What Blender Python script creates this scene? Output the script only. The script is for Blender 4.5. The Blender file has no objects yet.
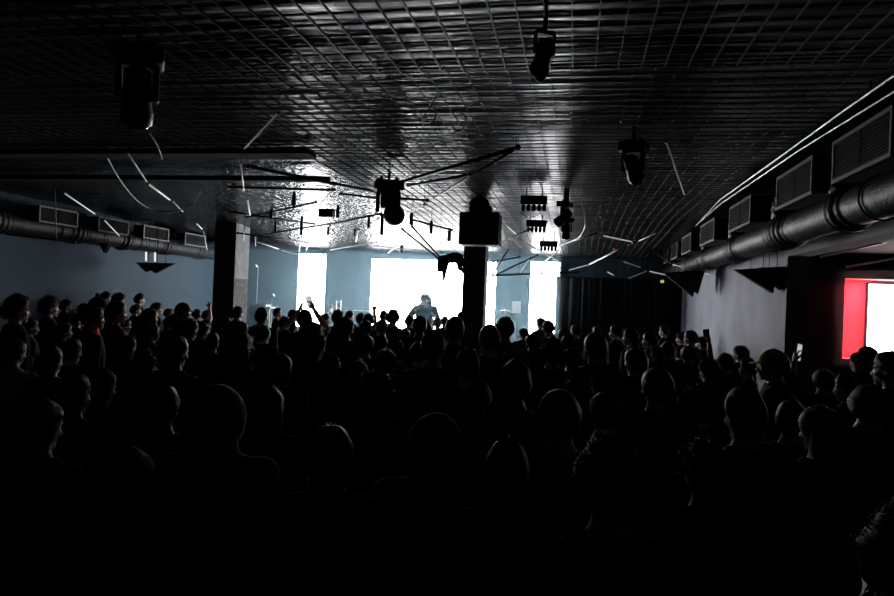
import bpy, bmesh, math, random
import numpy as np
from mathutils import Vector, Matrix, noise
random.seed(7)
PI = math.pi
scn = bpy.context.scene
COL = scn.collection

# ------------------------------------------------------------------ camera geometry
FPX, ROLL, EYE = 675.0, 0.04, 1.95
_u, _v = 128.0, 8.0
_a = _u*math.cos(ROLL)+_v*math.sin(ROLL); _b = -_u*math.sin(ROLL)+_v*math.cos(ROLL)
PSI = math.atan(_a/FPX); TH = math.atan(_b/FPX*math.cos(PSI))
FW = Vector((-math.sin(PSI)*math.cos(TH), math.cos(PSI)*math.cos(TH), math.sin(TH)))
RT = Vector((math.cos(PSI), math.sin(PSI), 0)); UP = RT.cross(FW)
O = Vector((0, 0, EYE))
def ray(px, py):
    u, v = px-447.0, py-298.0
    a = u*math.cos(ROLL)+v*math.sin(ROLL); b = -u*math.sin(ROLL)+v*math.cos(ROLL)
    return FW*FPX+RT*a-UP*b
def atX(px, py, x): d = ray(px, py); return O+d*(x/d.x)
def atY(px, py, y): d = ray(px, py); return O+d*(y/d.y)
def atZ(px, py, z): d = ray(px, py); return O+d*((z-EYE)/d.z)
def at_hang(px, py, z=3.2, ymax=16.2):
    d = ray(px, py)
    if d.z > 1e-4:
        t = (z-EYE)/d.z
        if d.y*t <= ymax: return O+d*t
    return O+d*(ymax/d.y)

cam = bpy.data.cameras.new('camera'); camo = bpy.data.objects.new('camera', cam); COL.objects.link(camo)
cam.sensor_width = 36; cam.lens = 36*FPX/894; cam.clip_start = .02; cam.clip_end = 100
M0 = Matrix((RT, UP, -FW)).transposed()
camo.matrix_world = Matrix.Translation(O) @ M0.to_4x4() @ Matrix.Rotation(ROLL, 4, 'Z')
scn.camera = camo

# ------------------------------------------------------------------ materials
MATS = {}
def mat(name, col=(.5, .5, .5), rough=.6, metal=0., spec=.5, emit=None, estr=1., bump=None, vary=0, vscale=6., sheen=0.):
    if name in MATS: return MATS[name]
    m = bpy.data.materials.new(name); m.use_nodes = True
    nt = m.node_tree; bs = nt.nodes['Principled BSDF']
    bs.inputs['Base Color'].default_value = (*col, 1); bs.inputs['Roughness'].default_value = rough
    bs.inputs['Metallic'].default_value = metal; bs.inputs['Specular IOR Level'].default_value = spec
    if sheen: bs.inputs['Sheen Weight'].default_value = sheen
    tc = None
    if vary or bump:
        tc = nt.nodes.new('ShaderNodeTexCoord')
    if vary:
        n = nt.nodes.new('ShaderNodeTexNoise'); n.inputs['Scale'].default_value = vscale; n.inputs['Detail'].default_value = 6
        nt.links.new(tc.outputs['Object'], n.inputs['Vector'])
        r = nt.nodes.new('ShaderNodeValToRGB')
        r.color_ramp.elements[0].position = .3; r.color_ramp.elements[1].position = .7
        r.color_ramp.elements[0].color = (*[c*(1-vary) for c in col], 1); r.color_ramp.elements[1].color = (*[min(1, c*(1+vary)) for c in col], 1)
        nt.links.new(n.outputs['Fac'], r.inputs['Fac']); nt.links.new(r.outputs['Color'], bs.inputs['Base Color'])
    if bump:
        n2 = nt.nodes.new('ShaderNodeTexNoise'); n2.inputs['Scale'].default_value = bump[0]; n2.inputs['Detail'].default_value = 5
        nt.links.new(tc.outputs['Object'], n2.inputs['Vector'])
        b = nt.nodes.new('ShaderNodeBump'); b.inputs['Strength'].default_value = bump[1]; b.inputs['Distance'].default_value = bump[2]
        nt.links.new(n2.outputs['Fac'], b.inputs['Height']); nt.links.new(b.outputs['Normal'], bs.inputs['Normal'])
    if emit:
        bs.inputs['Emission Color'].default_value = (*emit, 1); bs.inputs['Emission Strength'].default_value = estr
    MATS[name] = m; return m

black = mat('black_metal', (.006, .006, .0065), .5, .2)
matte = mat('matte_black', (.004, .004, .0045), .85, spec=.2)
gridm = mat('grid_wire', (.08, .08, .084), .45)
batten = mat('grid_batten', (.006, .006, .006), .6)
floorm = mat('dark_floor', (.012, .012, .013), .5, vary=.4)
wall_l = mat('blue_lit_plaster', (.038, .068, .097), .85, bump=(3, .2, .02), vary=.12, vscale=1.2)  # blue of the light on the left wall is mixed into its colour
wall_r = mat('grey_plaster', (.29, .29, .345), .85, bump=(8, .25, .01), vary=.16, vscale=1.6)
wall_b = mat('stage_wall_paint', (.05, .075, .095), .8, vary=.1, vscale=1.)
wall_d = mat('black_wall_paint', (.012, .014, .017), .85, vary=.2)
concrete = mat('screen_lit_concrete', (.17, .18, .19), .85, bump=(14, .5, .02), vary=.25, vscale=5)  # pale tone carries the screen light on the pillar sides
roughc = mat('bare_concrete', (.10, .10, .10), .95, bump=(30, .9, .03), vary=.5, vscale=14)
colm = mat('shaded_column_paint', (.02, .024, .03), .7, vary=.2)  # dark tone carries the shade on the pillar fronts
ductm = mat('black_duct_foil', (.007, .007, .008), .5, .0, .14, bump=(22, .35, .02))
framem = mat('grey_grille_frame', (.15, .15, .15), .6, 0, .3)
louvm = mat('grille_louver', (.006, .006, .006), .85, 0, .1)
pipem = mat('galvanised_pipe', (.45, .45, .45), .35, .8)
whitet = mat('white_tube_plastic', (.85, .86, .88), .3)
dimt = mat('grey_tube_plastic', (.3, .31, .32), .4)
litt = mat('added_glow_tube', (.8, .8, .8), .4, emit=(.95, .97, 1), estr=.3)  # emission added for the brightness the tubes take from the screens
dimlit = mat('faint_added_glow_tube', (.6, .6, .6), .4, emit=(.95, .97, 1), estr=.05)  # weaker emission in place of reflected screen light
blackt = mat('black_tube', (.012, .012, .012), .5, .2)
lens = mat('lens_glass', (.03, .03, .04), .08, 0, .8)
skin = [mat('skin_fair', (.50, .32, .25), .55), mat('skin_tan', (.36, .22, .15), .55), mat('skin_brown', (.16, .085, .055), .5)]
hairm = {'black': mat('black_hair', (.005, .0045, .004), .55, spec=.2, bump=(90, .5, .006)), 'brown': mat('brown_hair', (.045, .028, .018), .5, spec=.3, bump=(90, .5, .006)), 'auburn': mat('auburn_hair', (.13, .05, .03), .5, spec=.35, bump=(90, .5, .006)),  # auburn also paints the red rim light on some cropped heads
         'blond': mat('blond_hair', (.30, .21, .11), .45), 'grey': mat('grey_hair', (.12, .12, .12), .5)}
cloth = {'black': mat('black_cotton', (.005, .005, .0055), .9, spec=.12, bump=(120, .3, .003)), 'navy': mat('navy_cotton', (.006, .008, .014), .9, spec=.12, bump=(120, .3, .003)),
         'char': mat('charcoal_cotton', (.014, .014, .015), .9, spec=.15, bump=(120, .3, .003)), 'olive': mat('olive_cotton', (.03, .032, .02), .9, bump=(120, .3, .003)),
         'olive2': mat('dull_olive_cotton', (.009, .010, .006), .9, spec=.12), 'maroon': mat('maroon_cotton', (.06, .012, .014), .9, bump=(120, .3, .003)), 'grey': mat('pale_grey_cotton', (.42, .44, .46), .9, bump=(120, .3, .003)),
         'red': mat('red_cotton', (.9, .015, .03), .85, bump=(120, .3, .003)), 'yellow': mat('yellow_canvas', (.75, .60, .03), .8, bump=(120, .3, .003)),
         'jean': mat('dark_denim', (.006, .008, .013), .9, spec=.12, bump=(150, .3, .003))}
rubber = mat('shoe_rubber', (.02, .02, .02), .7)

# ------------------------------------------------------------------ object helpers
def smooth(me):
    for p in me.polygons: p.use_smooth = True
def obj(name, bm, m, parent=None, sm=False):
    me = bpy.data.meshes.new(name); bmesh.ops.recalc_face_normals(bm, faces=bm.faces[:]); bm.to_mesh(me); bm.free()
    if sm: smooth(me)
    o = bpy.data.objects.new(name, me); COL.objects.link(o)
    for mm in (m if isinstance(m, (list, tuple)) else [m]): me.materials.append(mm)
    if parent: o.parent = parent
    return o
def tag(o, label, cat, group=None, kind=None):
    if label: o['label'] = label
    if cat: o['category'] = cat
    if group: o['group'] = group
    if kind: o['kind'] = kind
    return o
def thing(name, label, cat, loc=(0, 0, 0), rz=0, group=None):
    o = bpy.data.objects.new(name, None); COL.objects.link(o); o.empty_display_size = .1
    o.location = loc; o.rotation_euler = (0, 0, rz)
    return tag(o, label, cat, group)
def struct(name, bm, m, label=None, cat=None, sm=False):
    o = obj(name, bm, m, sm=sm); o['kind'] = 'structure'
    if label: o['label'] = label
    if cat: o['category'] = cat
    return o
def box(bm, lo, hi, bev=0, M=None):
    c = [(a+b)/2 for a, b in zip(lo, hi)]; s = [abs(b-a) for a, b in zip(lo, hi)]
    mt = Matrix.Translation(c) @ Matrix.Diagonal((*s, 1))
    if M is not None: mt = M @ mt
    r = bmesh.ops.create_cube(bm, size=1, matrix=mt)
    if bev:
        es = {e for v in r['verts'] for e in v.link_edges}
        bmesh.ops.bevel(bm, geom=list(es), offset=bev, segments=2, affect='EDGES', profile=.5)
def frame_of(t):
    t = t.normalized(); a = Vector((0, 0, 1)) if abs(t.z) < .9 else Vector((0, 1, 0))
    x = a.cross(t).normalized(); return x, t.cross(x)
def rings(bm, rs, cap=True):
    """rs: list of lists of Vectors, equally long"""
    V = [[bm.verts.new(p) for p in r] for r in rs]; n = len(V[0])
    for a, b in zip(V, V[1:]):
        for i in range(n): bm.faces.new((a[i], a[(i+1) % n], b[(i+1) % n], b[i]))
    if cap:
        for r, rv in ((rs[0], V[0]), (rs[-1], V[-1])):
            c = bm.verts.new(sum((Vector(p) for p in r), Vector())/n)
            for i in range(n): bm.faces.new((rv[i], rv[(i+1) % n], c))
def tube(bm, pts, r, n=8, caps=True):
    pts = [Vector(p) for p in pts]; R = r if isinstance(r, (list, tuple)) else [r]*len(pts)
    out = []; px = None
    for i, p in enumerate(pts):
        t = (pts[min(i+1, len(pts)-1)]-pts[max(i-1, 0)])
        x, y = frame_of(t)
        if px is not None:
            tn = t.normalized(); x = (px-tn*px.dot(tn)); x = x.normalized() if x.length > 1e-5 else frame_of(t)[0]; y = tn.cross(x)
        px = x
        out.append([p+x*R[i]*math.cos(2*PI*k/n)+y*R[i]*math.sin(2*PI*k/n) for k in range(n)])
    rings(bm, out, caps)
def ellips(bm, c, r, u=16, v=12, M=None):
    mt = Matrix.Translation(c) @ (M.to_4x4() if M is not None else Matrix()) @ Matrix.Diagonal((*r, 1))
    return bmesh.ops.create_uvsphere(bm, u_segments=u, v_segments=v, radius=1, matrix=mt)['verts']
def cyl(bm, a, b, r, n=16): tube(bm, [a, b], r, n)
def smooth_path(pts, k=8):
    pts = [Vector(p) for p in pts]; P = [pts[0]]+pts+[pts[-1]]; out = []
    for i in range(1, len(P)-2):
        for j in range(k):
            t = j/k; a, b, c, d = P[i-1], P[i], P[i+1], P[i+2]
            out.append(.5*((2*b)+(c-a)*t+(2*a-5*b+4*c-d)*t*t+(3*b-a-3*c+d)*t**3))
    out.append(pts[-1]); return out
def prism(bm, poly, d):
    """poly: list of Vectors, extruded by vector d"""
    a = [bm.verts.new(p) for p in poly]; b = [bm.verts.new(Vector(p)+d) for p in poly]; n = len(a)
    bm.faces.new(a); bm.faces.new(b[::-1])
    for i in range(n): bm.faces.new((a[i], b[i], b[(i+1) % n], a[(i+1) % n]))

# ------------------------------------------------------------------ ROOM
XL, XR, YB, YF, CZ = -9.7, 2.6, -4.0, 18.0, 3.45
SX, SY0, SY1 = 6.4, 3.4, 12.8          # the side room beyond the opening on the right
b = bmesh.new(); box(b, (XL-.3, YB-.3, -.2), (SX+.3, YF+.4, 0)); struct('floor', b, floorm)
# foil ceiling: one sagging sheet of shiny black foil
def foil_z(x, y):
    p = .133
    ph = (y/p) % 1.0
    amp = .55+.45*noise.noise(Vector((x*.9, y*.5, 3.1)))
    z = -(.014 if x > -3 or y < 7 else .004)*math.sin(PI*ph)*max(0, amp)
    z += .016*noise.noise(Vector((x*1.3, y*4.5, 1.7)))+.03*noise.noise(Vector((x*.35, y*.45, 8.)))
    return z
def foil_mat(name, col, rough, scl, vor, dist):
    foil = bpy.data.materials.new(name); foil.use_nodes = True
    nt = foil.node_tree; bs = nt.nodes['Principled BSDF']
    bs.inputs['Base Color'].default_value = (*col, 1); bs.inputs['Roughness'].default_value = rough; bs.inputs['Metallic'].default_value = .9
    tc = nt.nodes.new('ShaderNodeTexCoord'); mp = nt.nodes.new('ShaderNodeMapping'); mp.inputs['Scale'].default_value = scl
    nt.links.new(tc.outputs['Object'], mp.inputs['Vector'])
    n1 = nt.nodes.new('ShaderNodeTexNoise'); n1.inputs['Scale'].default_value = 1.; n1.inputs['Detail'].default_value = 5; n1.inputs['Distortion'].default_value = .8
    nt.links.new(mp.outputs['Vector'], n1.inputs['Vector'])
    n2 = nt.nodes.new('ShaderNodeTexVoronoi'); n2.inputs['Scale'].default_value = vor[0]; nt.links.new(tc.outputs['Object'], n2.inputs['Vector'])
    mx = nt.nodes.new('ShaderNodeMath'); mx.operation = 'MULTIPLY_ADD'; mx.inputs[1].default_value = vor[1]
    nt.links.new(n2.outputs['Distance'], mx.inputs[0]); nt.links.new(n1.outputs['Fac'], mx.inputs[2])
    bp = nt.nodes.new('ShaderNodeBump'); bp.inputs['Strength'].default_value = 1.; bp.inputs['Distance'].default_value = dist
    nt.links.new(mx.outputs[0], bp.inputs['Height']); nt.links.new(bp.outputs['Normal'], bs.inputs['Normal']); return foil
foil = foil_mat('black_foil', (.095, .095, .099), .28, (2.4, 20, 5), (9, .05), .010)
crinkle = foil_mat('crinkled_foil', (.042, .042, .045), .17, (8, 15, 9), (11, .5), .06)
def drop(y): return 0 if y < 11.5 else -(y-11.5)*.042          # the ceiling sinks towards the stage
def CEIL(y): return CZ+drop(y)
b = bmesh.new()
xs = [XL-.1+i*.13 for i in range(int((XR-XL+.2)/.13)+2)]; ys = [YB-.1+j*.019 for j in range(int((YF-YB+.2)/.019)+2)]
V = [[b.verts.new((x, y, CEIL(y)+.05+foil_z(x, y))) for x in xs] for y in ys]
for j in range(len(ys)-1):
    for i in range(len(xs)-1):
        f = b.faces.new((V[j][i], V[j][i+1], V[j+1][i+1], V[j+1][i])); f.material_index = 1 if ys[j] > 7 and xs[i] < -3.05 else 0
struct('ceiling', b, [foil, crinkle], sm=True)
b = bmesh.new(); box(b, (XL-.3, YB-.3, CZ+.12), (SX+.3, YF+.4, CZ+.3)); struct('ceiling_slab', b, matte)
# wire grid under the foil
P = .133; YJ = 4.12
b = bmesh.new(); m_far = b
x = -9.0
gx = []
while x < 1.75: gx.append(x); x += P
def glen(x): return 17.6 if x > -3.0 else 7.0
def bar(b, x0, x1, ya, yb, za, zb, h):
    v = [b.verts.new(p) for p in ((x0, ya, za), (x1, ya, za), (x1, yb, zb), (x0, yb, zb), (x0, ya, za+h), (x1, ya, za+h), (x1, yb, zb+h), (x0, yb, zb+h))]
    for q in ((0, 1, 2, 3), (4, 7, 6, 5), (0, 4, 5, 1), (1, 5, 6, 2), (2, 6, 7, 3), (3, 7, 4, 0)): b.faces.new([v[k] for k in q])
for x in gx:
    ye = glen(x); bar(b, x-.004, x+.004, YJ, min(ye, 11.5), CZ-.006, CZ-.006, .016)
    if ye > 11.5: bar(b, x-.004, x+.004, 11.5, ye, CZ-.006, CEIL(ye)-.006, .016)
y = YJ+.05; tb = []
while y < 17.5: tb.append(y); y += P
o = struct('ceiling_grid', b, gridm)
b = bmesh.new()
for y in tb: box(b, (-9.0 if y < 7 else -3.05, y-.0045, CEIL(y)-.0135), (1.78, y+.0045, CEIL(y)-.0065))
obj('cross_battens', b, batten, o)
b = bmesh.new()
for x in gx: box(b, (x+.02-.0035, -3.6, CZ-.082), (x+.02+.0035, YJ, CZ-.068))
y = YJ-.03
o = struct('ceiling_grid', b, gridm)
b = bmesh.new()
while y > -3.5: box(b, (-9.0, y-.007, CZ-.066), (1.78, y+.007, CZ-.056)); y -= P*1.05
obj('cross_battens', b, batten, o)
# walls
WZ = 2.76
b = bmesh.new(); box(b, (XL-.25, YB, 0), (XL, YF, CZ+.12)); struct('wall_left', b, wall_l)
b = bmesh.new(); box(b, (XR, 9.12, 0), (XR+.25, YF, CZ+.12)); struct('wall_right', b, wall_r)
b = bmesh.new(); box(b, (XR, YB, 2.68), (XR+.25, 9.12, CZ+.12)); struct('wall_right_header', b, wall_r)
b = bmesh.new(); box(b, (XR, YB, 0), (XR+.25, SY0, 2.68)); struct('wall_right_near', b, wall_d)
b = bmesh.new(); box(b, (XL-.25, YF, 0), (XR+.25, YF+.25, CZ+.12)); struct('wall_back', b, wall_b)
b = bmesh.new(); box(b, (XL-.25, YB-.25, 0), (SX+.25, YB, CZ+.12)); struct('wall_front', b, wall_d)
b = bmesh.new(); box(b, (-9.3, 6.5, CZ-.05), (-2.75, 6.75, CZ-.0)); struct('beam', b, matte)
b = bmesh.new(); box(b, (-9.3, 8.0, CZ-.06), (-3.1, 8.1, CZ-.0)); struct('beam', b, matte)
# side room (bar) beyond the opening
b = bmesh.new(); box(b, (XR+.25, SY0-.25, 0), (SX+.25, SY0, CZ)); struct('wall_bar_near', b, wall_d)
b = bmesh.new(); box(b, (SX, SY0, 0), (SX+.25, SY1+1, CZ)); struct('wall_bar_side', b, wall_d)
pL = atY(845, 283, SY1).x
b = bmesh.new()
box(b, (XR+.25, SY1, 0), (pL, SY1+.12, CZ)); box(b, (pL, SY1, 0), (SX, SY1+.12, 1.22)); box(b, (pL, SY1, 2.62), (SX, SY1+.12, CZ))
struct('wall_bar_back', b, wall_d)
nichem = mat('pink_niche_paint', (.75, .26, .30), .8)
b = bmesh.new(); box(b, (pL-.05, SY1+.55, 1.1), (SX+.2, SY1+.65, 2.75)); struct('wall_niche', b, nichem)
b = bmesh.new()
box(b, (pL-.06, SY1+.12, 1.1), (pL, SY1+.55, 2.75)); box(b, (pL, SY1+.12, 2.62), (SX, SY1+.55, 2.7)); box(b, (pL, SY1+.12, 1.12), (SX, SY1+.55, 1.22))
struct('trim_2', b, nichem)
b = bmesh.new(); box(b, (XR+.25, SY0, 3.05), (SX, SY1, 3.15)); struct('ceiling_bar', b, wall_d)

# columns
c0 = atZ(215, 222, CZ); c1 = atZ(235, 222, CZ)
yF = 13.3; xa = atY(214.5, 250, yF).x; xb = atY(235, 250, yF).x
yb = yF+.62
b = bmesh.new(); box(b, (xa, yF, 0), (xb, yb, CZ+.03)); o = struct('pillar', b, colm, 'square dark pillar near the left wall, side towards the screens coloured as lit', 'pillar')
b = bmesh.new(); box(b, (xb, yF+.005, 2.25), (xb+.012, yb-.005, CZ+.02)); obj('lit_plaster_face', b, concrete, o)  # plaster side facing the screens, coloured pale as if lit
b = bmesh.new(); box(b, (xb, yF+.005, 0), (xb+.008, yb-.005, 2.25)); obj('bare_face', b, roughc, o)  # bare lower part, also coloured lighter for the screen light
ca = atY(463.5, 260, 12.5).x; cb = atY(485, 260, 12.5).x
b = bmesh.new(); box(b, (ca, 12.5, 0), (cb, 12.9, CZ+.03)); o = struct('pillar', b, colm, 'dark square pillar standing in front of the big white screen', 'pillar')
b = bmesh.new(); box(b, (cb, 12.505, 0), (cb+.008, 12.895, CZ+.02)); obj('bare_face', b, concrete, o)  # thin side strip with screen light put into its colour
b = bmesh.new(); box(b, (XL, YF-.5, 0), (atY(219, 280, YF-.5).x, YF-.44, 3.2)); tag(obj('drape', b, matte), 'narrow black panel added as shade in the back corner beside the blue wall', 'drape')  # black strip added where the back corner lies in shade

# ------------------------------------------------------------------ ducts and grilles
def duct(x, z, r, y0, y1, bands, label, side):
    b = bmesh.new(); rs = []; n = 28
    yv = y0
    while yv <= y1+1e-6:
        rr = r
        for (ba, bb) in bands:
            if ba <= yv <= bb: rr = r+.035*math.sin(PI*(yv-ba)/(bb-ba))+.010*math.sin((yv-ba)/.12*2*PI)
        rr += .004*noise.noise(Vector((yv*3, 2, x)))
        if int(yv/.9) != int((yv-.06)/.9): rr += .008
        rs.append([Vector((x+rr*math.cos(2*PI*k/n), yv, z+rr*math.sin(2*PI*k/n))) for k in range(n)])
        yv += .06 if not any(ba-.1 <= yv <= bb+.1 for ba, bb in bands) else .02
    rings(b, rs); o = obj('air_duct', b, ductm, sm=True); tag(o, label, 'duct')
    # hanger straps
    yv = y0+.7
    while yv < y1:
        s = bmesh.new(); q = r+.012
        tube(s, [(x+q*math.cos(t), yv, z+q*math.sin(t)) for t in [PI*2*k/24 for k in range(25)]], .008, 5)
        tube(s, [(x, yv, z+r), (x, yv, CZ+.05)], .008, 5); obj('strap', s, black, o); yv += 2.3
    return o
def grille(xp, y0, y1, z0, z1, sgn, label, group, backx):
    """sgn: the way the face looks along x"""
    t = thing('vent_grille', label, 'vent', (xp, (y0+y1)/2, z0), 0, group); hy = (y1-y0)/2; H = z1-z0; d = -sgn
    b = bmesh.new(); f = .028
    for (a0, a1, c0_, c1_) in ((-hy, hy, 0, f), (-hy, hy, H-f, H), (-hy, -hy+f, f, H-f), (hy-f, hy, f, H-f)):
        box(b, (min(0, d*.02), a0, c0_), (max(0, d*.02), a1, c1_))
    obj('frame', b, framem, t)
    b = bmesh.new(); zz = f+.012
    while zz < H-f: box(b, (min(d*.006, d*.022), -hy+f, zz-.005), (max(d*.006, d*.022), hy-f, zz+.005), M=None); zz += .024
    box(b, (min(d*.004, d*.02), -.006, f), (max(d*.004, d*.02), .006, H-f))
    obj('louvers', b, louvm, t)
    b = bmesh.new(); w = abs(backx-xp)
    box(b, (min(d*.024, d*w), -hy+.01, .01), (max(d*.024, d*w), hy-.01, H-.01)); obj('plenum_box', b, matte, t)
    return t
RG = [(4.9, 5.95), (6.42, 7.5), (8.55, 9.67), (10.68, 11.82), (12.75, 13.8), (14.4, 15.3), (15.8, 16.6)]
LG = [(8.1, 9.05), (10.08, 11.0), (11.55, 12.45), (12.94, 13.85), (14.5, 15.4), (16., 16.9)]
duct(2.25, 2.86, .16, 2.6, 17.9, [(6.02, 6.4), (7.55, 8.35), (9.75, 10.5), (11.9, 12.5), (13.9, 14.3)], 'long black insulated air duct running along the right wall', 1)
duct(-9.43, 2.975, .19, 5.5, 17.9, [(9.1, 9.7), (11.05, 11.5), (12.5, 12.9), (13.9, 14.4), (15.4, 15.9)], 'long black air duct running along the top of the blue wall', -1)
ordn = ['first', 'second', 'third', 'fourth', 'fifth', 'sixth', 'seventh']
for i, (a, c) in enumerate(RG):
    nm = ['large grey-framed vent grille above the red-lit opening, nearest of the right wall row', 'grey-framed vent grille second along the right wall from the near end',
          'grey-framed vent grille third along the right wall, above the pale wall edge', 'grey-framed vent grille fourth along the right wall row',
          'small vent grille fifth along the right wall row', 'small distant vent grille sixth along the right wall row', 'tiny farthest vent grille at the end of the right wall row'][i]
    grille(2.0, a, c, 3.02, 3.36, -1, nm, 'vents above the right duct', 2.5)
for i, (a, c) in enumerate(LG):
    nm = ['vent grille cut by the left edge of the photo, on the left duct', 'grey-framed vent grille on the left duct crossed by a dark upright rod', 'vent grille on the left duct with a bright slanting tube before it',
          'vent grille on the left duct above the pair of pointed black loudspeakers', 'vent grille on the left duct nearest to the concrete pillar but fully seen', 'vent grille on the left duct half hidden by the concrete pillar'][i]
    grille(-9.1, a, c, 3.03, 3.32, 1, nm, 'vents along the left duct', -9.35)
# flexible branch ducts between plenum boxes and the right duct
for i, (ya, txt) in enumerate([(6.2, 'between the first and second right wall vents'), (7.95, 'between the second and third right wall vents'), (10.1, 'between the third and fourth right wall vents'), (12.2, 'beyond the fourth right wall vent')]):
    b = bmesh.new(); pth = smooth_path([(2.27, ya+.2, 2.95), (2.22, ya+.06, 3.12), (2.26, ya, 3.28), (2.3, ya, 3.47)], 12)
    tube(b, pth, [.12+.008*math.sin(k*1.9) for k in range(len(pth))], 18)
    tag(obj('flexible_duct', b, ductm, sm=True), 'ribbed black flexible duct rising '+txt, 'duct', 'flexible ducts on the right wall')
# conduits on the right of the ceiling
def pipe(name, pts, r, m, label, cat, group=None):
    b = bmesh.new(); tube(b, pts, r, 8); o = obj(name, b, m, sm=True); return tag(o, label, cat, group)
pp = [atZ(894, 76, 3.40), atZ(841, 113, 3.40), atZ(790, 150, 3.40), atZ(720, 200, 3.40), atZ(696, 226, 3.36)]
d0 = (pp[0]-pp[1]); o = pipe('conduit_pipe', [pp[0]+d0*2]+pp, .011, pipem, 'upper pale metal conduit pipe running along the ceiling edge on the right', 'pipe')
pp2 = [atZ(894, 92, 3.38), atZ(800, 150, 3.38), atZ(722, 203, 3.38), atZ(700, 222, 3.36)]
d0 = (pp2[0]-pp2[1]); o2 = pipe('conduit_pipe', [pp2[0]+d0]+pp2, .009, pipem, 'lower thin conduit pipe running just above the right wall vents', 'pipe')
for q, ob in ((pp, o), (pp2, o2)):
    for k in (0, 1, 2):
        s = bmesh.new(); c = q[k]*.6+q[k+1]*.4; tube(s, [c, c+Vector((0, 0, CZ+.04-c.z))], .006, 6); obj('pipe_hanger', s, black, ob)
for (xa_, ya_, xb_, yb_, Yv, lab) in ((820, 257, 894, 240, 11.2, 'pale rail under the bar ceiling, upper of the two in the opening'), (846, 267, 894, 258, 10.6, 'pale rail under the bar ceiling, lower of the two in the opening')):
    A = atY(xa_, ya_, Yv); B = atY(xb_, yb_, Yv-.4); B = A+(B-A)*1.6
    pipe('ceiling_rail', [A, B], .018, pipem, lab, 'rail', 'rails under the bar ceiling')

# ------------------------------------------------------------------ screens and stage
scr = mat('screen_white', (.1, .1, .1), .5, emit=(.93, .97, 1.0), estr=28.0)
YS = 17.5
def screen(x0, x1, z0, z1, label, y=YS, m=scr):
    t = thing('led_screen', label, 'screen', ((x0+x1)/2, y, z0), 0, 'white screens behind the stage'); w = (x1-x0)/2; h = z1-z0
    b = bmesh.new(); box(b, (-w, 0, 0), (w, .012, h)); obj('display', b, m, t)
    b = bmesh.new(); box(b, (-w-.01, .013, -.01), (w+.01, .08, h+.01), .004); obj('housing', b, matte, t)
    b = bmesh.new(); box(b, (-w+.05, .02, -z0+.42), (-w+.12, .08, -.01)); box(b, (w-.12, .02, -z0+.42), (w-.05, .08, -.01)); obj('stand', b, black, t)
sx = lambda px, py: atY(px, py, YS).x
sz = lambda px, py: atY(px, py, YS).z
screen(sx(298, 280), sx(325, 280), 1.1, sz(311, 254), 'tall narrow white screen, leftmost behind the stage')
screen(sx(371, 285), sx(495.5, 285), 1.1, sz(420, 260), 'wide bright white screen behind the singer and the pillar')
screen(sx(530, 290), sx(559.5, 270), 1.1, sz(545, 262), 'tall narrow white screen on the right beside the black curtain')
b = bmesh.new(); box(b, (XL+.02, 14.0, 0), (XR-.02, YF, .40)); struct('stage_platform', b, matte)
# black curtain wall in front of the right part of the back wall
b = bmesh.new()
cx0 = atY(555.5, 300, 17.2).x; cz = atY(600, 279, 17.2).z
N = 90; top, bot = [], []
for i in range(N+1):
    x = cx0+(XR-.05-cx0)*i/N; yy = 17.2+.035*math.sin(i*.85)+.012*math.sin(i*2.3)
    top.append(b.verts.new((x, yy, cz))); bot.append(b.verts.new((x, yy*1+.01, .4)))
for i in range(N): b.faces.new((bot[i], bot[i+1], top[i+1], top[i]))
r = bmesh.ops.solidify(b, geom=b.faces[:], thickness=.02)
o = obj('curtain', b, mat('black_blue_velvet', (.010, .015, .02), .9), sm=True); tag(o, 'broad black curtain to the right of the stage screens', 'curtain')
b = bmesh.new(); cyl(b, (cx0-.05, 17.2, cz+.015), (XR-.01, 17.2, cz+.015), .022); obj('curtain_rail', b, black, o)
for xx in (cx0+.1, (cx0+XR)/2):
    b = bmesh.new(); cyl(b, (xx, 17.2, cz+.02), (xx, 17.2, CEIL(17.2)+.03), .006, 6); obj('hanging_wire', b, black, o)

# stage haze
hz = bpy.data.materials.new('stage_haze'); hz.use_nodes = True; nt = hz.node_tree
for n in list(nt.nodes):
    if n.type != 'OUTPUT_MATERIAL': nt.nodes.remove(n)
vs = nt.nodes.new('ShaderNodeVolumeScatter'); vs.inputs['Color'].default_value = (.52, .82, 1, 1); vs.inputs['Density'].default_value = .036; vs.inputs['Anisotropy'].default_value = .25
nt.links.new(vs.outputs[0], [n for n in nt.nodes if n.type == 'OUTPUT_MATERIAL'][0].inputs['Volume'])
hb = bpy.data.materials.new('bar_haze'); hb.use_nodes = True; nt = hb.node_tree
for n in list(nt.nodes):
    if n.type != 'OUTPUT_MATERIAL': nt.nodes.remove(n)
vb = nt.nodes.new('ShaderNodeVolumeScatter'); vb.inputs['Color'].default_value = (1, .8, .82, 1); vb.inputs['Density'].default_value = .05; vb.inputs['Anisotropy'].default_value = .5
nt.links.new(vb.outputs[0], [n for n in nt.nodes if n.type == 'OUTPUT_MATERIAL'][0].inputs['Volume'])
b = bmesh.new(); box(b, (pL-.22, 12.35, 1.12), (SX-.02, SY1-.01, 2.75)); tag(obj('bar_haze', b, hb), 'pinkish haze added for a glow before the lit niche on the right', 'haze', kind='stuff')  # haze volume added to give a soft glow around the niche
b = bmesh.new(); box(b, (XL+.02, 14.0, .42), (-.35, YF-.5, 3.1)); o = obj('stage_haze', b, hz); tag(o, 'thin blue-white haze hanging over the lit stage', 'haze', kind='stuff')

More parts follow.
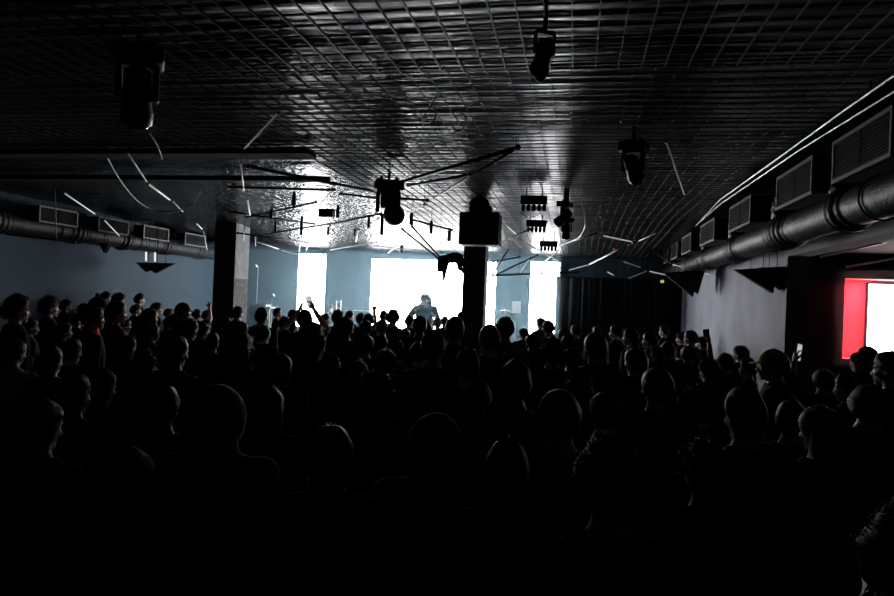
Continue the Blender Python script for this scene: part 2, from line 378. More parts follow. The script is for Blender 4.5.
# ------------------------------------------------------------------ light fittings
HW = lambda p, ztop=CZ: (ztop-p.z)
def moving_head(p, s, yaw, tilt, label, drop=None, group='moving head lamps under the ceiling', ball=False):
    """p: top of the base in the world; hangs down"""
    t = thing('moving_head_lamp', label, 'stage light', p, yaw, group)
    b = bmesh.new(); box(b, (-.19*s, -.14*s, -.13*s), (.19*s, .14*s, 0), .02*s); obj('base', b, black, t)
    b = bmesh.new()
    box(b, (-.15*s, -.06*s, -.16*s), (.15*s, .06*s, -.13*s), .01*s)
    if ball: box(b, (-.10*s, -.08*s, -.36*s), (.12*s, .08*s, -.14*s), .03*s)
    for q in (-1, 1): box(b, (q*.135*s-.025*s, -.055*s, -.42*s), (q*.135*s+.025*s, .055*s, -.14*s), .015*s)
    obj('yoke', b, black, t)
    M = Matrix.Translation((.075*s if ball else 0, -.05*s if ball else 0, (-.44 if ball else -.36)*s)) @ Matrix.Rotation(tilt, 4, 'X')
    b = bmesh.new(); prof = [(-.20, .06), (-.17, .095), (-.05, .105), (.08, .11), (.16, .125), (.24, .12), (.25, .105)]
    if ball: prof = [(-.12, .07), (-.09, .11), (-.03, .135), (.04, .14), (.10, .135), (.16, .12), (.25, .10)]
    rings(b, [[M @ Vector((r*s*math.cos(2*PI*k/20), r*s*math.sin(2*PI*k/20), -z*s)) for k in range(20)] for z, r in prof]); h = obj('lamp_head', b, black, t, True)
    b = bmesh.new(); rings(b, [[M @ Vector((r*s*math.cos(2*PI*k/20), r*s*math.sin(2*PI*k/20), -z*s)) for k in range(20)] for z, r in ((.24, .10), (.262, .095), (.27, .05))]); obj('lens', b, lens, h, True)
    b = bmesh.new(); L = (CZ+.04-p.z) if drop is None else drop
    for q in (-1, 1): box(b, (q*.1*s-.02*s, -.02*s, 0), (q*.1*s+.02*s, .02*s, .05*s))
    cyl(b, (0, 0, 0), (0, 0, max(L, .05)), .018, 10); obj('hanging_clamp', b, black, t)
    return t
p = at_hang(389, 181, 3.36); moving_head(p, .92, .38, -1.35, 'black moving head lamp hanging left of centre, round head tilted right', ball=True)
p = at_hang(565, 202, 3.3); moving_head(p, .55, 1.2, .9, 'small black moving head lamp hanging right of the five-lamp bars')
p = at_hang(139, 48, 3.38); moving_head(p, .75, .6, .5, 'black moving head lamp lost in the dark upper left ceiling')
p = at_hang(634, 142, 3.36); moving_head(p, .6, -.4, 1.0, 'black moving head lamp in the dark right part of the ceiling grid')
p = at_hang(567, 218, 3.1); moving_head(p, .45, .3, .2, 'smallest black moving head lamp, under the one right of the lamp bars')
# spot can near the top edge
p = at_hang(545, 33, 3.30)
t = thing('spot_lamp', 'small black spot lamp hanging near the top edge of the photo', 'stage light', p, .5)
b = bmesh.new(); cyl(b, (0, 0, 0), (0, 0, CZ+.04-p.z), .012); box(b, (-.05, -.012, -.01), (.05, .012, .01)); box(b, (-.055, -.012, -.11), (-.045, .012, 0)); box(b, (.045, -.012, -.11), (.055, .012, 0)); obj('yoke', b, black, t)
M = Matrix.Translation((0, 0, -.09)) @ Matrix.Rotation(.35, 4, 'Y') @ Matrix.Rotation(-.3, 4, 'X')
b = bmesh.new(); rings(b, [[M @ Vector((r*math.cos(2*PI*k/18), r*math.sin(2*PI*k/18), z)) for k in range(18)] for z, r in ((.06, .025), (.05, .04), (-.10, .042), (-.11, .048), (-.13, .048), (-.13, .04), (-.11, .036))]); obj('lamp_can', b, black, t, True)
b = bmesh.new(); ellips(b, M @ Vector((.015, 0, -.155)), (.028, .028, .03)); obj('lens_hood', b, black, t, True)
# five-lamp bars
for (pa, pb, z, lab) in (((521, 196), (547.5, 196), 3.38, 'bar of five black lamp cans under the ceiling, nearest and topmost of three'), ((526.5, 220.5), (546.5, 220.5), 3.38, 'bar of five black lamp cans, middle one of the three in a line'), ((540, 241), (557.5, 241), 3.2, 'bar of five black lamp cans, farthest and lowest of three')):
    A = at_hang(*pa, z); B = atY(*pb, A.y); w = (B-A).length; mid = (A+B)/2
    t = thing('lamp_bar', lab, 'stage light', mid, math.atan2(B.y-A.y, B.x-A.x), 'five-lamp bars'); h = w*.34
    b = bmesh.new(); box(b, (-w/2, -.06, -h), (w/2, .06, 0), .008); obj('housing', b, black, t)
    for k in range(5):
        xk = -w/2+w*(k+.5)/5
        b = bmesh.new(); rings(b, [[Vector((xk+r*w*math.cos(2*PI*q/14), r*w*math.sin(2*PI*q/14), -h+zz*w)) for q in range(14)] for zz, r in ((.01, .05), (-.06, .075), (-.2, .072), (-.24, .06), (-.2, .055))]); obj('lamp_can', b, black, t, True)
    b = bmesh.new()
    for q in (-.3, .3): cyl(b, (w*q, 0, 0), (w*q, 0, CEIL(mid.y)+.03-mid.z), .008, 8)
    obj('hanging_rod', b, black, t)
# cabinet in front of the pillar
A = atY(459.5, 212, 9.6); B = atY(498, 245, 9.6)
t = thing('loudspeaker', 'big black loudspeaker hanging from the ceiling in front of the middle pillar', 'loudspeaker', ((A.x+B.x)/2, 9.6, B.z), 0)
w = (B.x-A.x)/2; h = A.z-B.z
b = bmesh.new(); box(b, (-w, 0, .0), (w, .4, h), .015); obj('cabinet', b, mat('cabinet_black', (.014, .017, .02), .6), t)
b = bmesh.new(); box(b, (-w+.03, -.012, .03), (w-.03, -.002, h-.03), .004); obj('grille', b, mat('speaker_grille', (.02, .022, .025), .5, .4, bump=(200, .6, .004)), t)
b = bmesh.new(); box(b, (-.12, .08, h), (.12, .3, h+.06), .01); cyl(b, (0, .2, h), (0, .2, CZ+.03-B.z), .03); ellips(b, (-.02, .12, h+.13), (.15, .12, .12)); box(b, (-.16, .05, h), (.16, .3, h+.1), .02); obj('ceiling_bracket', b, black, t)
# arm lamp left of the pillar
A = atY(464, 256, 12.3)
t = thing('arm_lamp', 'black lamp on a short bent arm sticking out left of the middle pillar', 'stage light', (A.x, 12.48, A.z-.1))
L = lambda px, py: Vector(atY(px, py, 12.3))-Vector((A.x, 12.48, A.z-.1))
b = bmesh.new(); tube(b, smooth_path([L(466, 266), L(460, 259), L(452, 258), L(445, 260)], 6), [.06]*6+[.1]*8+[.09]*5, 12); obj('arm', b, black, t, True)
b = bmesh.new(); tube(b, [L(449, 258), L(442, 260), L(440.5, 266), L(440, 272)], [.07, .10, .07, .05], 14); obj('lamp_head', b, black, t, True)
b = bmesh.new(); tube(b, [L(447, 262), L(444.5, 272), L(443.5, 281)], [.045, .04, .02], 10); obj('cable_tail', b, black, t, True)
b = bmesh.new(); tube(b, [L(458, 260), L(460, 268), L(465, 272)], [.05, .05, .04], 10); obj('brace', b, black, t, True)

# small hanging cans (pixel x, top y, bottom y, width)
cans = [(294, 192, 205.5, 4.6, 'left of the slanting lit tube'), (271.5, 209, 218, 3.4, 'above the pale side of the concrete pillar'), (302, 216, 235, 3.2, 'above the narrow left screen'), (275.5, 221, 232, 2.8, 'beside the concrete pillar top'),
        (338, 206, 217.5, 3.6, 'under the middle dark rods'), (328.5, 226.5, 234.5, 3., 'over the blue strip of back wall'), (369, 217, 228, 3.2, 'just left of the moving head lamp, shorter one'), (382.5, 214, 235, 3.6, 'directly beneath the moving head lamp base'),
        (411.5, 213, 225, 4.2, 'just right of the round moving head'), (431.5, 221, 233.5, 3.6, 'above the big white screen'), (402, 245, 253, 3.6, 'lowest one, right over the big white screen'), (449.5, 230, 241, 3.6, 'beside the loudspeaker by the middle pillar'), (355, 228, 236, 2.4, 'small one over the left part of the blue strip')]
for i, (x, y0, y1, w, tx) in enumerate(cans):
    A = at_hang(x, y0, 3.22, 14.5); Bz = atY(x, y1, A.y).z; r = w/2*A.y/FPX
    t = thing('lamp_can', 'small black cylindrical lamp can hanging '+tx, 'stage light', A, 0, 'small lamp cans under the ceiling')
    b = bmesh.new(); hh = A.z-Bz; rings(b, [[Vector((q*r*math.cos(2*PI*k/14), q*r*math.sin(2*PI*k/14), z)) for k in range(14)] for z, q in ((0, .7), (-.03, 1), (-hh, 1), (-hh, .85), (-hh+.03, .8))]); obj('housing', b, black, t, True)
    b = bmesh.new(); cyl(b, (0, 0, 0), (0, 0, CEIL(A.y)+.03-A.z), .004, 6); obj('cable', b, black, t)
A = at_hang(327, 209, 3.22, 14.5)
t = thing('control_box', 'small flat black box hanging among the lamp cans above the left screen', 'box', A)
b = bmesh.new(); box(b, (-.11, -.06, -.12), (.11, .06, 0), .01); obj('housing', b, black, t)
b = bmesh.new(); cyl(b, (0, 0, 0), (0, 0, CEIL(A.y)+.03-A.z), .005, 6); obj('cable', b, black, t)

# tubes: x1 y1 x2 y2 kind radius label
T = [
 (63.8, 192.8, 95, 214, 'lit', 3.1, 'bright white tube slanting before the left duct vents, leftmost lit one'),
 (104, 219.7, 119.5, 236, 'lit', 3.0, 'pale tube slanting down across the third left duct vent'),
 (127.5, 152.7, 147.6, 183, 'dim', 3.25, 'steep thin pale tube in the dark upper left, upper of a chain'),
 (147.6, 183.5, 170, 200, 'lit', 3.2, 'short thick pale tube in the dark left ceiling, middle of a chain'),
 (172, 200.5, 183, 212, 'dim', 3.2, 'short pale tube ending the chain in the dark left ceiling'),
 (196, 223, 203, 230, 'lit', 3.0, 'tiny bright tube above the fifth left duct vent'),
 (203, 230, 207, 250, 'dim', 2.95, 'short upright tube leaning by the concrete pillar top'),
 (278.4, 112.8, 244, 149, 'dim', 3.3, 'grey tube slanting up to the right into the foil ceiling'),
 (240.5, 163, 244, 190, 'dim', 3.25, 'short near-upright grey tube above the concrete pillar'),
 (247.5, 199, 250, 215, 'lit', 3.1, 'short pale tube right above the concrete pillar'),
 (243.5, 241, 244.5, 228, 'dim', 3.0, 'short pale tube in front of the concrete pillar'),
 (248, 166, 381, 193, 'black', 3.3, 'long thick black rod running down to the moving head lamp from the left'),
 (340, 193.6, 376, 198, 'black', 3.28, 'short black rod entering the moving head lamp from the left'),
 (230, 187, 335, 190, 'black', 3.25, 'level black rod behind the concrete pillar top'),
 (247, 217, 316, 202, 'black', 3.2, 'black rod rising right past the small lamp cans'),
 (251, 236.5, 349, 220.5, 'black', 3.1, 'long black rod rising right over the left screen'),
 (230, 211.6, 314, 224, 'black', 3.15, 'black rod falling right from the concrete pillar top'),
 (238, 233, 309, 242.5, 'black', 3.05, 'black rod falling right to the top of the left screen'),
 (320, 205, 329.5, 193.5, 'lit', 3.2, 'bright white short tube slanting above the left screen'),
 (299, 251, 301.5, 237, 'lit', 3., 'bright upright short tube right over the left screen edge'),
 (306, 250, 312.5, 236, 'lit', 3., 'bright leaning short tube over the left screen middle'),
 (255.5, 246, 255.5, 236, 'dim', 3., 'short upright pale tube just right of the concrete pillar'),
 (257, 242, 279, 249, 'dim', 3., 'pale tube falling right from the concrete pillar'),
 (280, 250, 299, 255, 'lit', 3., 'thin pale tube ending at the left screen corner'),
 (403, 181.5, 518, 147.5, 'black', 3.36, 'long thick black rod rising right from the moving head lamp, upper of the pair'),
 (408, 185.5, 470, 174.5, 'black', 3.34, 'black rod under the long rising one, right of the moving head lamp'),
 (434, 198, 516, 148.5, 'black', 3.37, 'thin black rod meeting the tip of the long rising one'),
 (398, 198.5, 428, 200.5, 'black', 3.25, 'short level black rod right of the moving head lamp'),
 (330, 224, 381, 213.5, 'black', 3.15, 'black rod rising right to the lamp can beneath the moving head'),
 (365, 229, 381, 215, 'dim', 3.1, 'pale tube rising left of the moving head lamp'),
 (356, 241.5, 358, 229.5, 'lit', 3., 'bright short upright tube over the blue strip of back wall'),
 (407, 214, 424, 204.5, 'lit', 3.2, 'pale tube rising right of the round moving head'),
 (402, 229, 439, 259, 'black', 3.0, 'black rod falling right to the arm lamp, lower of two'),
 (412, 226.5, 440, 257.5, 'black', 3.05, 'black rod falling right to the arm lamp, upper of two'),
 (413, 220, 452, 230, 'black', 3.15, 'black rod falling right towards the hanging loudspeaker'),
 (388, 253, 401, 242, 'lit', 3., 'white tube rising right over the big screen'),
 (330, 250, 377, 242, 'lit', 3., 'long thin white tube over the blue strip, nearly level'),
 (377, 246, 440, 252, 'dim', 3., 'thin pale tube falling right along the top of the big screen'),
 (602, 235.6, 633, 242, 'lit', 3.1, 'bright tube falling right in the dark right ceiling'),
 (639, 241, 655.6, 233.6, 'dim', 3.1, 'grey tube rising right in the dark right ceiling'),
 (567.5, 270.5, 589, 264.6, 'lit', 3., 'bright tube rising right just beside the right screen'),
 (606, 271, 615, 276, 'lit', 3., 'tiny bright tube over the black curtain'),
 (648, 271, 669, 275.6, 'lit', 3., 'bright tube near the corner of the right wall'),
 (671, 264, 718, 277, 'lit', 3., 'long bright tube falling right before the pale right wall'),
 (627, 279, 648, 270.6, 'dim', 3., 'dull tube rising right over the black curtain'),
 (622, 261, 642, 268, 'dim', 3., 'dull tube falling right over the black curtain'),
 (648, 248, 671, 263.5, 'black', 3.05, 'black rod falling right before the far right vents'),
 (589, 264.6, 634, 242, 'black', 3.05, 'thick black rod rising right beside the right screen top'),
 (492, 275, 508, 250, 'black', 3., 'steep black rod right of the middle pillar'),
 (493, 275.5, 579, 272, 'black', 3., 'long level black rod crossing the right screen top'),
 (495, 275, 538, 255, 'black', 3., 'black rod rising right from the middle pillar'),
 (519, 274, 530.5, 257.5, 'lit', 3., 'bright steep tube left of the right screen'),
 (544, 262, 558, 251, 'lit', 3., 'bright tube rising over the right screen top'),
 (492, 262, 520, 257, 'black', 3., 'short black rod between the pillar and the right screen'),
 (497, 217, 518, 236, 'dim', 3.3, 'grey tube falling right beside the hanging loudspeaker, upper one'),
 (499, 226, 522, 248, 'dim', 3.2, 'grey tube falling right beside the hanging loudspeaker, lower one'),
 (500, 243, 546, 222, 'black', 3.1, 'black rod rising right under the lamp bars'),
 (520, 240, 560, 262, 'dim', 3.05, 'grey tube falling right under the lamp bars'),
 (560, 245, 600, 232, 'black', 3.1, 'black rod rising right of the lamp bars'),
 (666, 141.5, 684.5, 195, 'dim', 3.38, 'thin dull rod slanting in the dark right ceiling grid'),
 (55, 187, 56.5, 240, 'dimrod', 3.2, 'thin dark upright rod hanging before the second left duct vent'),
 (6, 234, 75, 242, 'black', 2.9, 'black rod hanging level under the left duct'),
]
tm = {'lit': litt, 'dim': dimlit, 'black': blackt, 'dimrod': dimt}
for (x1, y1, x2, y2, k, z, lab) in T:
    if k == 'dimrod': A = atY(x1, y1, 9.2); B = atY(x2, y2, 9.2)
    elif z == 2.9: A = atY(x1, y1, 9.2); B = atY(x2, y2, 9.6)
    else:
        A = at_hang(x1, y1, z, 14.2 if k == 'lit' or z <= 3.05 else 13.2); B = at_hang(x2, y2, z, 14.2)
        if abs(A.y-B.y) > 3.: B = atY(x2, y2, A.y+math.copysign(1.2, B.y-A.y))
    r = {'lit': .010, 'dim': .009, 'black': .016, 'dimrod': .008}[k]*(.7+.03*(A.y+B.y)/2)
    if 'thick' in lab: r *= 1.35
    t = thing('light_tube' if k in ('lit', 'dim') else 'support_rod', lab, 'tube' if k in ('lit', 'dim') else 'rod', (A+B)/2, 0, 'tubes and rods slung under the ceiling')
    c = (A+B)/2; a, bq = A-c, B-c; d = (bq-a).normalized()
    b = bmesh.new(); tube(b, [a, bq], r, 10); obj('tube' if k in ('lit', 'dim') else 'rod', b, tm[k], t, True)
    for e, s in ((a, 1), (bq, -1)):
        b = bmesh.new(); tube(b, [e-d*s*.012, e+d*s*.03], r*1.25, 10); obj('end_cap', b, black, t, True)
        if k != 'dimrod' or e.z > 0:
            top = CEIL((e+c).y)+.035-(e+c).z
            if top > .02: b = bmesh.new(); tube(b, [e, e+Vector((0, 0, top))], .0025, 5); obj('hanging_wire', b, black, t)

# loose cables
def cable(pts, r, lab, m=black):
    b = bmesh.new(); tube(b, smooth_path(pts, 8), r, 6); tag(obj('cable', b, m, sm=True), lab, 'cable', 'loose cables under the ceiling')
H = at_hang
cable([H(104, 152, 3.44), H(122, 183, 3.3), H(140, 203, 3.2), H(158, 211, 3.15), H(180, 210, 3.15), H(193, 203, 3.2), H(201, 191, 3.42)], .009, 'pale cable sagging in a long arc under the dark left ceiling', dimt)
cable([H(148, 131, 3.44), H(155, 142, 3.38), H(160, 152, 3.34), H(162, 159, 3.42)], .007, 'short bent cable stub in the dark upper left ceiling', dimt)
cable([H(437, 94, 3.44), H(431, 106, 3.34), H(423, 118, 3.3), H(424, 125, 3.3), H(434, 121, 3.3), H(436, 108, 3.43)], .006, 'black cable loop hanging from the middle of the ceiling grid')
cable([H(452, 124, 3.44), H(455, 130, 3.36), H(463, 129, 3.36), H(466, 118, 3.38), H(460, 112, 3.44)], .006, 'small black cable loop right of the bigger loop')
cable([H(580, 200, 3.44), H(584, 212, 3.3), H(585, 226, 3.15), H(580, 236, 3.1), H(574, 240, 3.1)], .008, 'pale cable curling down right of the small moving head lamps', dimt)
cable([H(520, 212, 3.42), H(527, 217, 3.34), H(536, 216, 3.34), H(542, 211, 3.42)], .006, 'thin cable hanging between the two upper lamp bars')

# pointed loudspeakers on the walls
def wedge(polys, Y, dep, lab, wall=None):
    c = atY(*polys[0], Y); t = thing('wedge_loudspeaker', lab, 'loudspeaker', c, 0, 'pointed loudspeakers on the walls')
    pts = [atY(*q, Y)-c for q in polys]
    b = bmesh.new(); prism(b, pts, Vector((0, dep, .0))); obj('cabinet', b, matte, t)
    g = sum(pts, Vector())/len(pts); b = bmesh.new(); prism(b, [g+(q-g)*.84+Vector((0, -.012, 0)) for q in pts], Vector((0, .011, 0))); obj('grille', b, mat('wedge_grille', (.004, .004, .0045), .8, bump=(200, .5, .004)), t)
    b = bmesh.new(); q = pts[0]*.6+pts[1]*.4+Vector((0, dep*.5, 0)); q2 = pts[0]*.3+pts[1]*.7+Vector((0, dep*.5, 0))
    for e in (q, q2): tube(b, [e-Vector((0, 0, .02)), e+Vector((0, 0, CEIL(c.y)+.03-c.z-e.z))], .005, 5)
    obj('hanging_wire', b, black, t)
wedge([(735, 269.5), (777, 267), (773.5, 293)], 9.36, .12, 'pointed black loudspeaker by the pale right wall, its tip left of the other')
wedge([(760, 267.5), (786.5, 266.5), (786, 285), (781.5, 290)], 9.2, .14, 'pointed black loudspeaker by the edge of the pale right wall, right one of the pair')
wedge([(664, 273), (701, 270), (693, 297)], 13.3, .12, 'distant pointed black loudspeaker by the far end of the right wall')
wedge([(672, 273), (705, 271), (698, 294)], 13.6, .12, 'distant pointed black loudspeaker tucked behind another at the right wall')
wedge([(135.5, 262.3), (165, 263), (145.5, 271.8)], 12.9, .08, 'pointed black loudspeaker on the blue wall, left one of the pair')
wedge([(143, 262.5), (174, 263.2), (154.5, 273.3)], 13.0, .08, 'pointed black loudspeaker on the blue wall, right one of the pair')
wedge([(98.5, 243), (108.5, 244), (103.5, 253)], 11.6, .1, 'small pointed black loudspeaker high on the blue wall')
for (x, y0, y1, lb) in ((146, 252, 261, 'short glowing upright tube on the blue wall, left of two'), (155, 252.5, 261.5, 'short glowing upright tube on the blue wall, right of two')):
    A = atY(x, y0, 12.8); B = atY(x, y1, 12.8); t = thing('wall_tube', lb, 'lamp', A, 0, 'upright tubes by the blue wall'); b = bmesh.new(); cyl(b, (0, 0, 0), B-A, .018, 10); obj('tube', b, mat('glow_tube', (.8, .8, .8), .4, emit=(1, .9, .9), estr=.9), t)
    b = bmesh.new(); tube(b, [(0, 0, 0), (0, 0, CEIL(A.y)-A.z)], .004, 5); obj('hanging_wire', b, black, t)
A = at_hang(614, 249.5, 3., 13.5); t = thing('indicator_lamp', 'tiny red indicator light on the dark right ceiling', 'lamp', A); b = bmesh.new(); ellips(b, (0, 0, 0), (.022, .022, .018)); obj('bulb', b, mat('red_led', (.5, 0, 0), .4, emit=(1, .02, .04), estr=.5), t); b = bmesh.new(); tube(b, [(0, 0, .01), (0, 0, CEIL(A.y)+.03-A.z)], .005, 5); obj('cable', b, black, t)
A = atY(662.5, 281.5, 13.2); t = thing('indicator_lamp', 'tiny yellow-green light beside the distant pointed loudspeaker', 'lamp', A); b = bmesh.new(); ellips(b, (0, 0, 0), (.04, .03, .03)); obj('bulb', b, mat('green_led', (.5, .5, .1), .4, emit=(.75, .8, .15), estr=.5), t); b = bmesh.new(); tube(b, [(0, 0, .01), (0, 0, CEIL(A.y)+.03-A.z)], .006, 5); box(b, (.02, -.02, -.03), (.12, .05, .04)); obj('mount', b, black, t)

# ------------------------------------------------------------------ stage equipment
def mic_stand(px, ytop, Y, lab, boom=None):
    A = atY(px, ytop, Y); t = thing('microphone_stand', lab, 'microphone stand', (A.x, Y, .4), 0, 'microphone stands on the stage'); h = A.z-.4
    b = bmesh.new()
    for k in range(3): tube(b, [(0, 0, .06), (.25*math.cos(k*2.09+.4), .25*math.sin(k*2.09+.4), .01)], .008, 6)
    obj('tripod', b, dimt, t)
    b = bmesh.new(); cyl(b, (0, 0, .03), (0, 0, h), .010, 8); obj('pole', b, dimt, t)
    if boom: b = bmesh.new(); cyl(b, (0, 0, h), boom, .008, 8); obj('boom', b, dimt, t); e = Vector(boom)
    else: e = Vector((0, 0, h))
    b = bmesh.new(); tube(b, [e-Vector((.0, .03, .0)), e+Vector((0, -.1, .03))], [.012, .018], 8); ellips(b, e+Vector((0, -.12, .035)), (.026, .03, .026), 10, 8); obj('microphone', b, pipem, t)
mic_stand(258, 267, 16.2, 'tall thin microphone stand beside the concrete pillar on stage')
mic_stand(272, 298, 15.8, 'microphone stand with leaning boom left of the raised phone', (.08, .0, 1.5))
A = atY(253, 306, 15.6); B = atY(274, 322, 15.6)
t = thing('equipment_table', 'pale-fronted equipment table on stage by the concrete pillar', 'table', ((A.x+B.x)/2, 15.6, .4)); w = (B.x-A.x)/2; h = A.z-.4
palem = mat('pale_panel', (.45, .5, .52), .6, vary=.3, vscale=20)
b = bmesh.new(); box(b, (-w, -.25, h-.04), (w, .25, h), .005); obj('table_top', b, palem, t)
b = bmesh.new(); box(b, (-w+.02, -.24, h-.5), (w-.02, -.22, h-.045)); obj('front_panel', b, palem, t)
for qx in (-1, 1):
    for qy in (-1, 1): b = bmesh.new(); box(b, (qx*(w-.04)-.02, qy*.2-.02, 0), (qx*(w-.04)+.02, qy*.2+.02, h-.04)); obj('leg', b, black, t)
A2 = atY(262, 304, 15.6); t = thing('mixer', 'small angled mixing desk lying on the equipment table', 'mixer', (A2.x, 15.6, h+.4))
b = bmesh.new(); box(b, (-.17, -.14, 0), (.17, .14, .05), .006); obj('case', b, palem, t)
b = bmesh.new()
for i in range(6):
    for j in range(3): cyl(b, (-.14+.055*i, -.1+.07*j, .05), (-.14+.055*i, -.1+.07*j, .068), .009, 8)
obj('knobs', b, black, t)['kind'] = 'stuff'
# cymbal and music stand on the right
A = atY(505, 311, 15.8); t = thing('cymbal_stand', 'pale cymbal on a thin stand on the stage right of the pillar', 'cymbal', (A.x, 15.8, .4)); h = A.z-.4
b = bmesh.new(); rings(b, [[Vector((r*math.cos(2*PI*k/24), r*math.sin(2*PI*k/24), h+z)) for k in range(24)] for z, r in ((.0, .13), (.012, .09), (.018, .04), (.04, .02))]); obj('cymbal', b, mat('brass', (.8, .75, .6), .3, .8), t, True)
b = bmesh.new(); cyl(b, (0, 0, 0), (0, 0, h+.05), .01, 8); obj('pole', b, dimt, t)
b = bmesh.new()
for k in range(3): tube(b, [(0, 0, .2), (.22*math.cos(k*2.09), .22*math.sin(k*2.09), .01)], .008, 6)
obj('tripod', b, dimt, t)
A = atY(512, 301, 15.4); B = atY(520.5, 313.5, 15.4)
t = thing('music_stand', 'bright white sheet on a thin music stand right of the pillar', 'music stand', ((A.x+B.x)/2, 15.4, .4)); w = (B.x-A.x)/2
b = bmesh.new(); box(b, (-w, -.006, B.z-.4), (w, .006, A.z-.4)); sh = obj('sheet', b, mat('white_sheet', (.9, .9, .92), .6, vary=.08, vscale=30, emit=(.8, .86, .95), estr=.45), t)  # paper with emission added in place of light falling on it
b = bmesh.new(); box(b, (-w-.01, .008, B.z-.42), (w+.01, .016, A.z-.41)); box(b, (-w, -.04, B.z-.43), (w, .016, B.z-.415)); obj('desk', b, dimt, t)
b = bmesh.new(); cyl(b, (0, .02, 0), (0, .02, B.z-.3), .011, 8); obj('pole', b, dimt, t)
b = bmesh.new()
for k in range(3): tube(b, [(0, .02, .15), (.2*math.cos(k*2.09), .02+.2*math.sin(k*2.09), .01)], .008, 6)
obj('tripod', b, dimt, t)
# drum rack with two pale uprights
A = atY(336.5, 300, 16.2); B = atY(341, 300, 16.2)
t = thing('drum_rack', 'thin pale rack of two uprights on stage before the blue strip', 'rack', ((A.x+B.x)/2, 16.2, .4)); h = A.z-.4; w = (B.x-A.x)/2
for q in (-1, 1): b = bmesh.new(); cyl(b, (q*w, 0, 0), (q*w, 0, h), .012, 8); obj('upright', b, pipem, t)
for zz in (h-.05, h-.2): b = bmesh.new(); cyl(b, (-w, 0, zz), (w, 0, zz), .008, 8); obj('crossbar', b, pipem, t)
b = bmesh.new(); box(b, (-w-.05, -.15, 0), (w+.05, .15, .02)); obj('foot_plate', b, black, t)
A = atY(346, 310, 16.4); B = atY(371, 322, 16.4)
t = thing('keyboard_case', 'long pale case on legs on stage, left of the big screen', 'case', ((A.x+B.x)/2, 16.4, .4)); w = (B.x-A.x)/2; h = A.z-.4
b = bmesh.new(); box(b, (-w, -.15, h-.14), (w, .15, h), .012); obj('body', b, palem, t)
for q in (-1, 1): b = bmesh.new(); tube(b, [(q*w*.8, -.12, 0), (-q*w*.2, .1, h-.14)], .012, 8); obj('leg', b, black, t)

# ------------------------------------------------------------------ PEOPLE
HC = Vector((0, .008, 1.622))          # middle of the head
def finger(b, p, d, n, L, r, curl):
    pts = [p]; dd = d.copy(); ax = d.cross(n).normalized()
    for k, f in enumerate((.42, .33, .25)):
        dd = Matrix.Rotation(curl*(.5 if k == 0 else 1.), 3, ax) @ dd
        pts.append(pts[-1]+dd*L*f)
    tube(b, [p-d*.02]+pts, [r, r, r*.95, r*.9, r*.75], 8)
def hand(b, w, d, n, side, curl=.35, splay=.12, which=(1, 1, 1, 1)):
    """w wrist, d towards the fingers, n out of the palm, side +1/-1 where the thumb is along d x n"""
    d = d.normalized(); n = (n-d*n.dot(d)).normalized(); s = d.cross(n)*side
    prof = [(-.02, .024, .02), (.02, .03, .018), (.06, .04, .016), (.092, .041, .014)]
    rings(b, [[w+d*t+s*(rx*math.cos(2*PI*k/14))+n*(ry*math.sin(2*PI*k/14)) for k in range(14)] for t, rx, ry in prof])
    for i, (off, L) in enumerate(((.030, .074), (.010, .084), (-.010, .078), (-.030, .060))):
        dd = (d+s*(off/.03)*splay).normalized()
        finger(b, w+d*.088+s*off, dd, n, L, .0088-.0006*i, curl if which[i] else 1.35)
    td = (d*.65+s*.75+n*.25).normalized(); p = w+d*.03+s*.028
    tube(b, [p-td*.01, p+td*.03, p+td*.03+(td+d*.6).normalized()*.03, p+td*.03+(td+d*.8).normalized()*.055], [.014, .0125, .0105, .008], 8)
def body_bones(pose):
    sh = {q: Vector((q*.172, -.005, 1.405)) for q in (-1, 1)}
    el = {q: Vector((q*.222, -.03, 1.12)) for q in (-1, 1)}; wr = {q: Vector((q*.225, .055, .875)) for q in (-1, 1)}
    hd = {q: (Vector((q*-.03, .15, -1)), Vector((-q, .1, 0))) for q in (-1, 1)}; cu = {-1: .4, 1: .4}
    if pose in ('phone2',):
        el[-1] = Vector((-.26, .22, 1.50)); wr[-1] = Vector((-.10, .33, 1.72)); hd[-1] = (Vector((.45, .1, .9)), Vector((.6, .3, -.3))); cu[-1] = .15
        el[1] = Vector((.27, .22, 1.52)); wr[1] = Vector((.10, .30, 1.74)); hd[1] = (Vector((-.35, .15, .9)), Vector((-.8, .5, 0))); cu[1] = .75
    ps = pose.rstrip('L'); a = -1 if pose.endswith('L') else 1
    if ps in ('wave', 'horns', 'fist', 'phone1'):
        el[a] = Vector((a*.27, .10, 1.53)); wr[a] = Vector((a*.24, .16, 1.79)); sh[a] += Vector((a*.005, 0, .025))
        hd[a] = (Vector((a*.05, .1, 1)), Vector((a*-.2, 1, 0))); cu[a] = .18
        if ps == 'phone1': hd[a] = (Vector((a*-.1, .15, 1)), Vector((a*-.9, .5, 0))); cu[a] = .8
        if ps == 'fist': el[a] = Vector((a*.27, .14, 1.27)); wr[a] = Vector((a*.20, .24, 1.50)); cu[a] = .9
    if pose == 'mic':
        el[1] = Vector((.25, .12, 1.17)); wr[1] = Vector((.10, .27, 1.36)); hd[1] = (Vector((-.6, .2, .7)), Vector((-.5, .3, .3))); cu[1] = 1.0
        el[-1] = Vector((-.28, .02, 1.14)); wr[-1] = Vector((-.25, .2, 1.0)); hd[-1] = (Vector((.1, .9, -.2)), Vector((.5, 0, -1)))
    return sh, el, wr, hd, cu
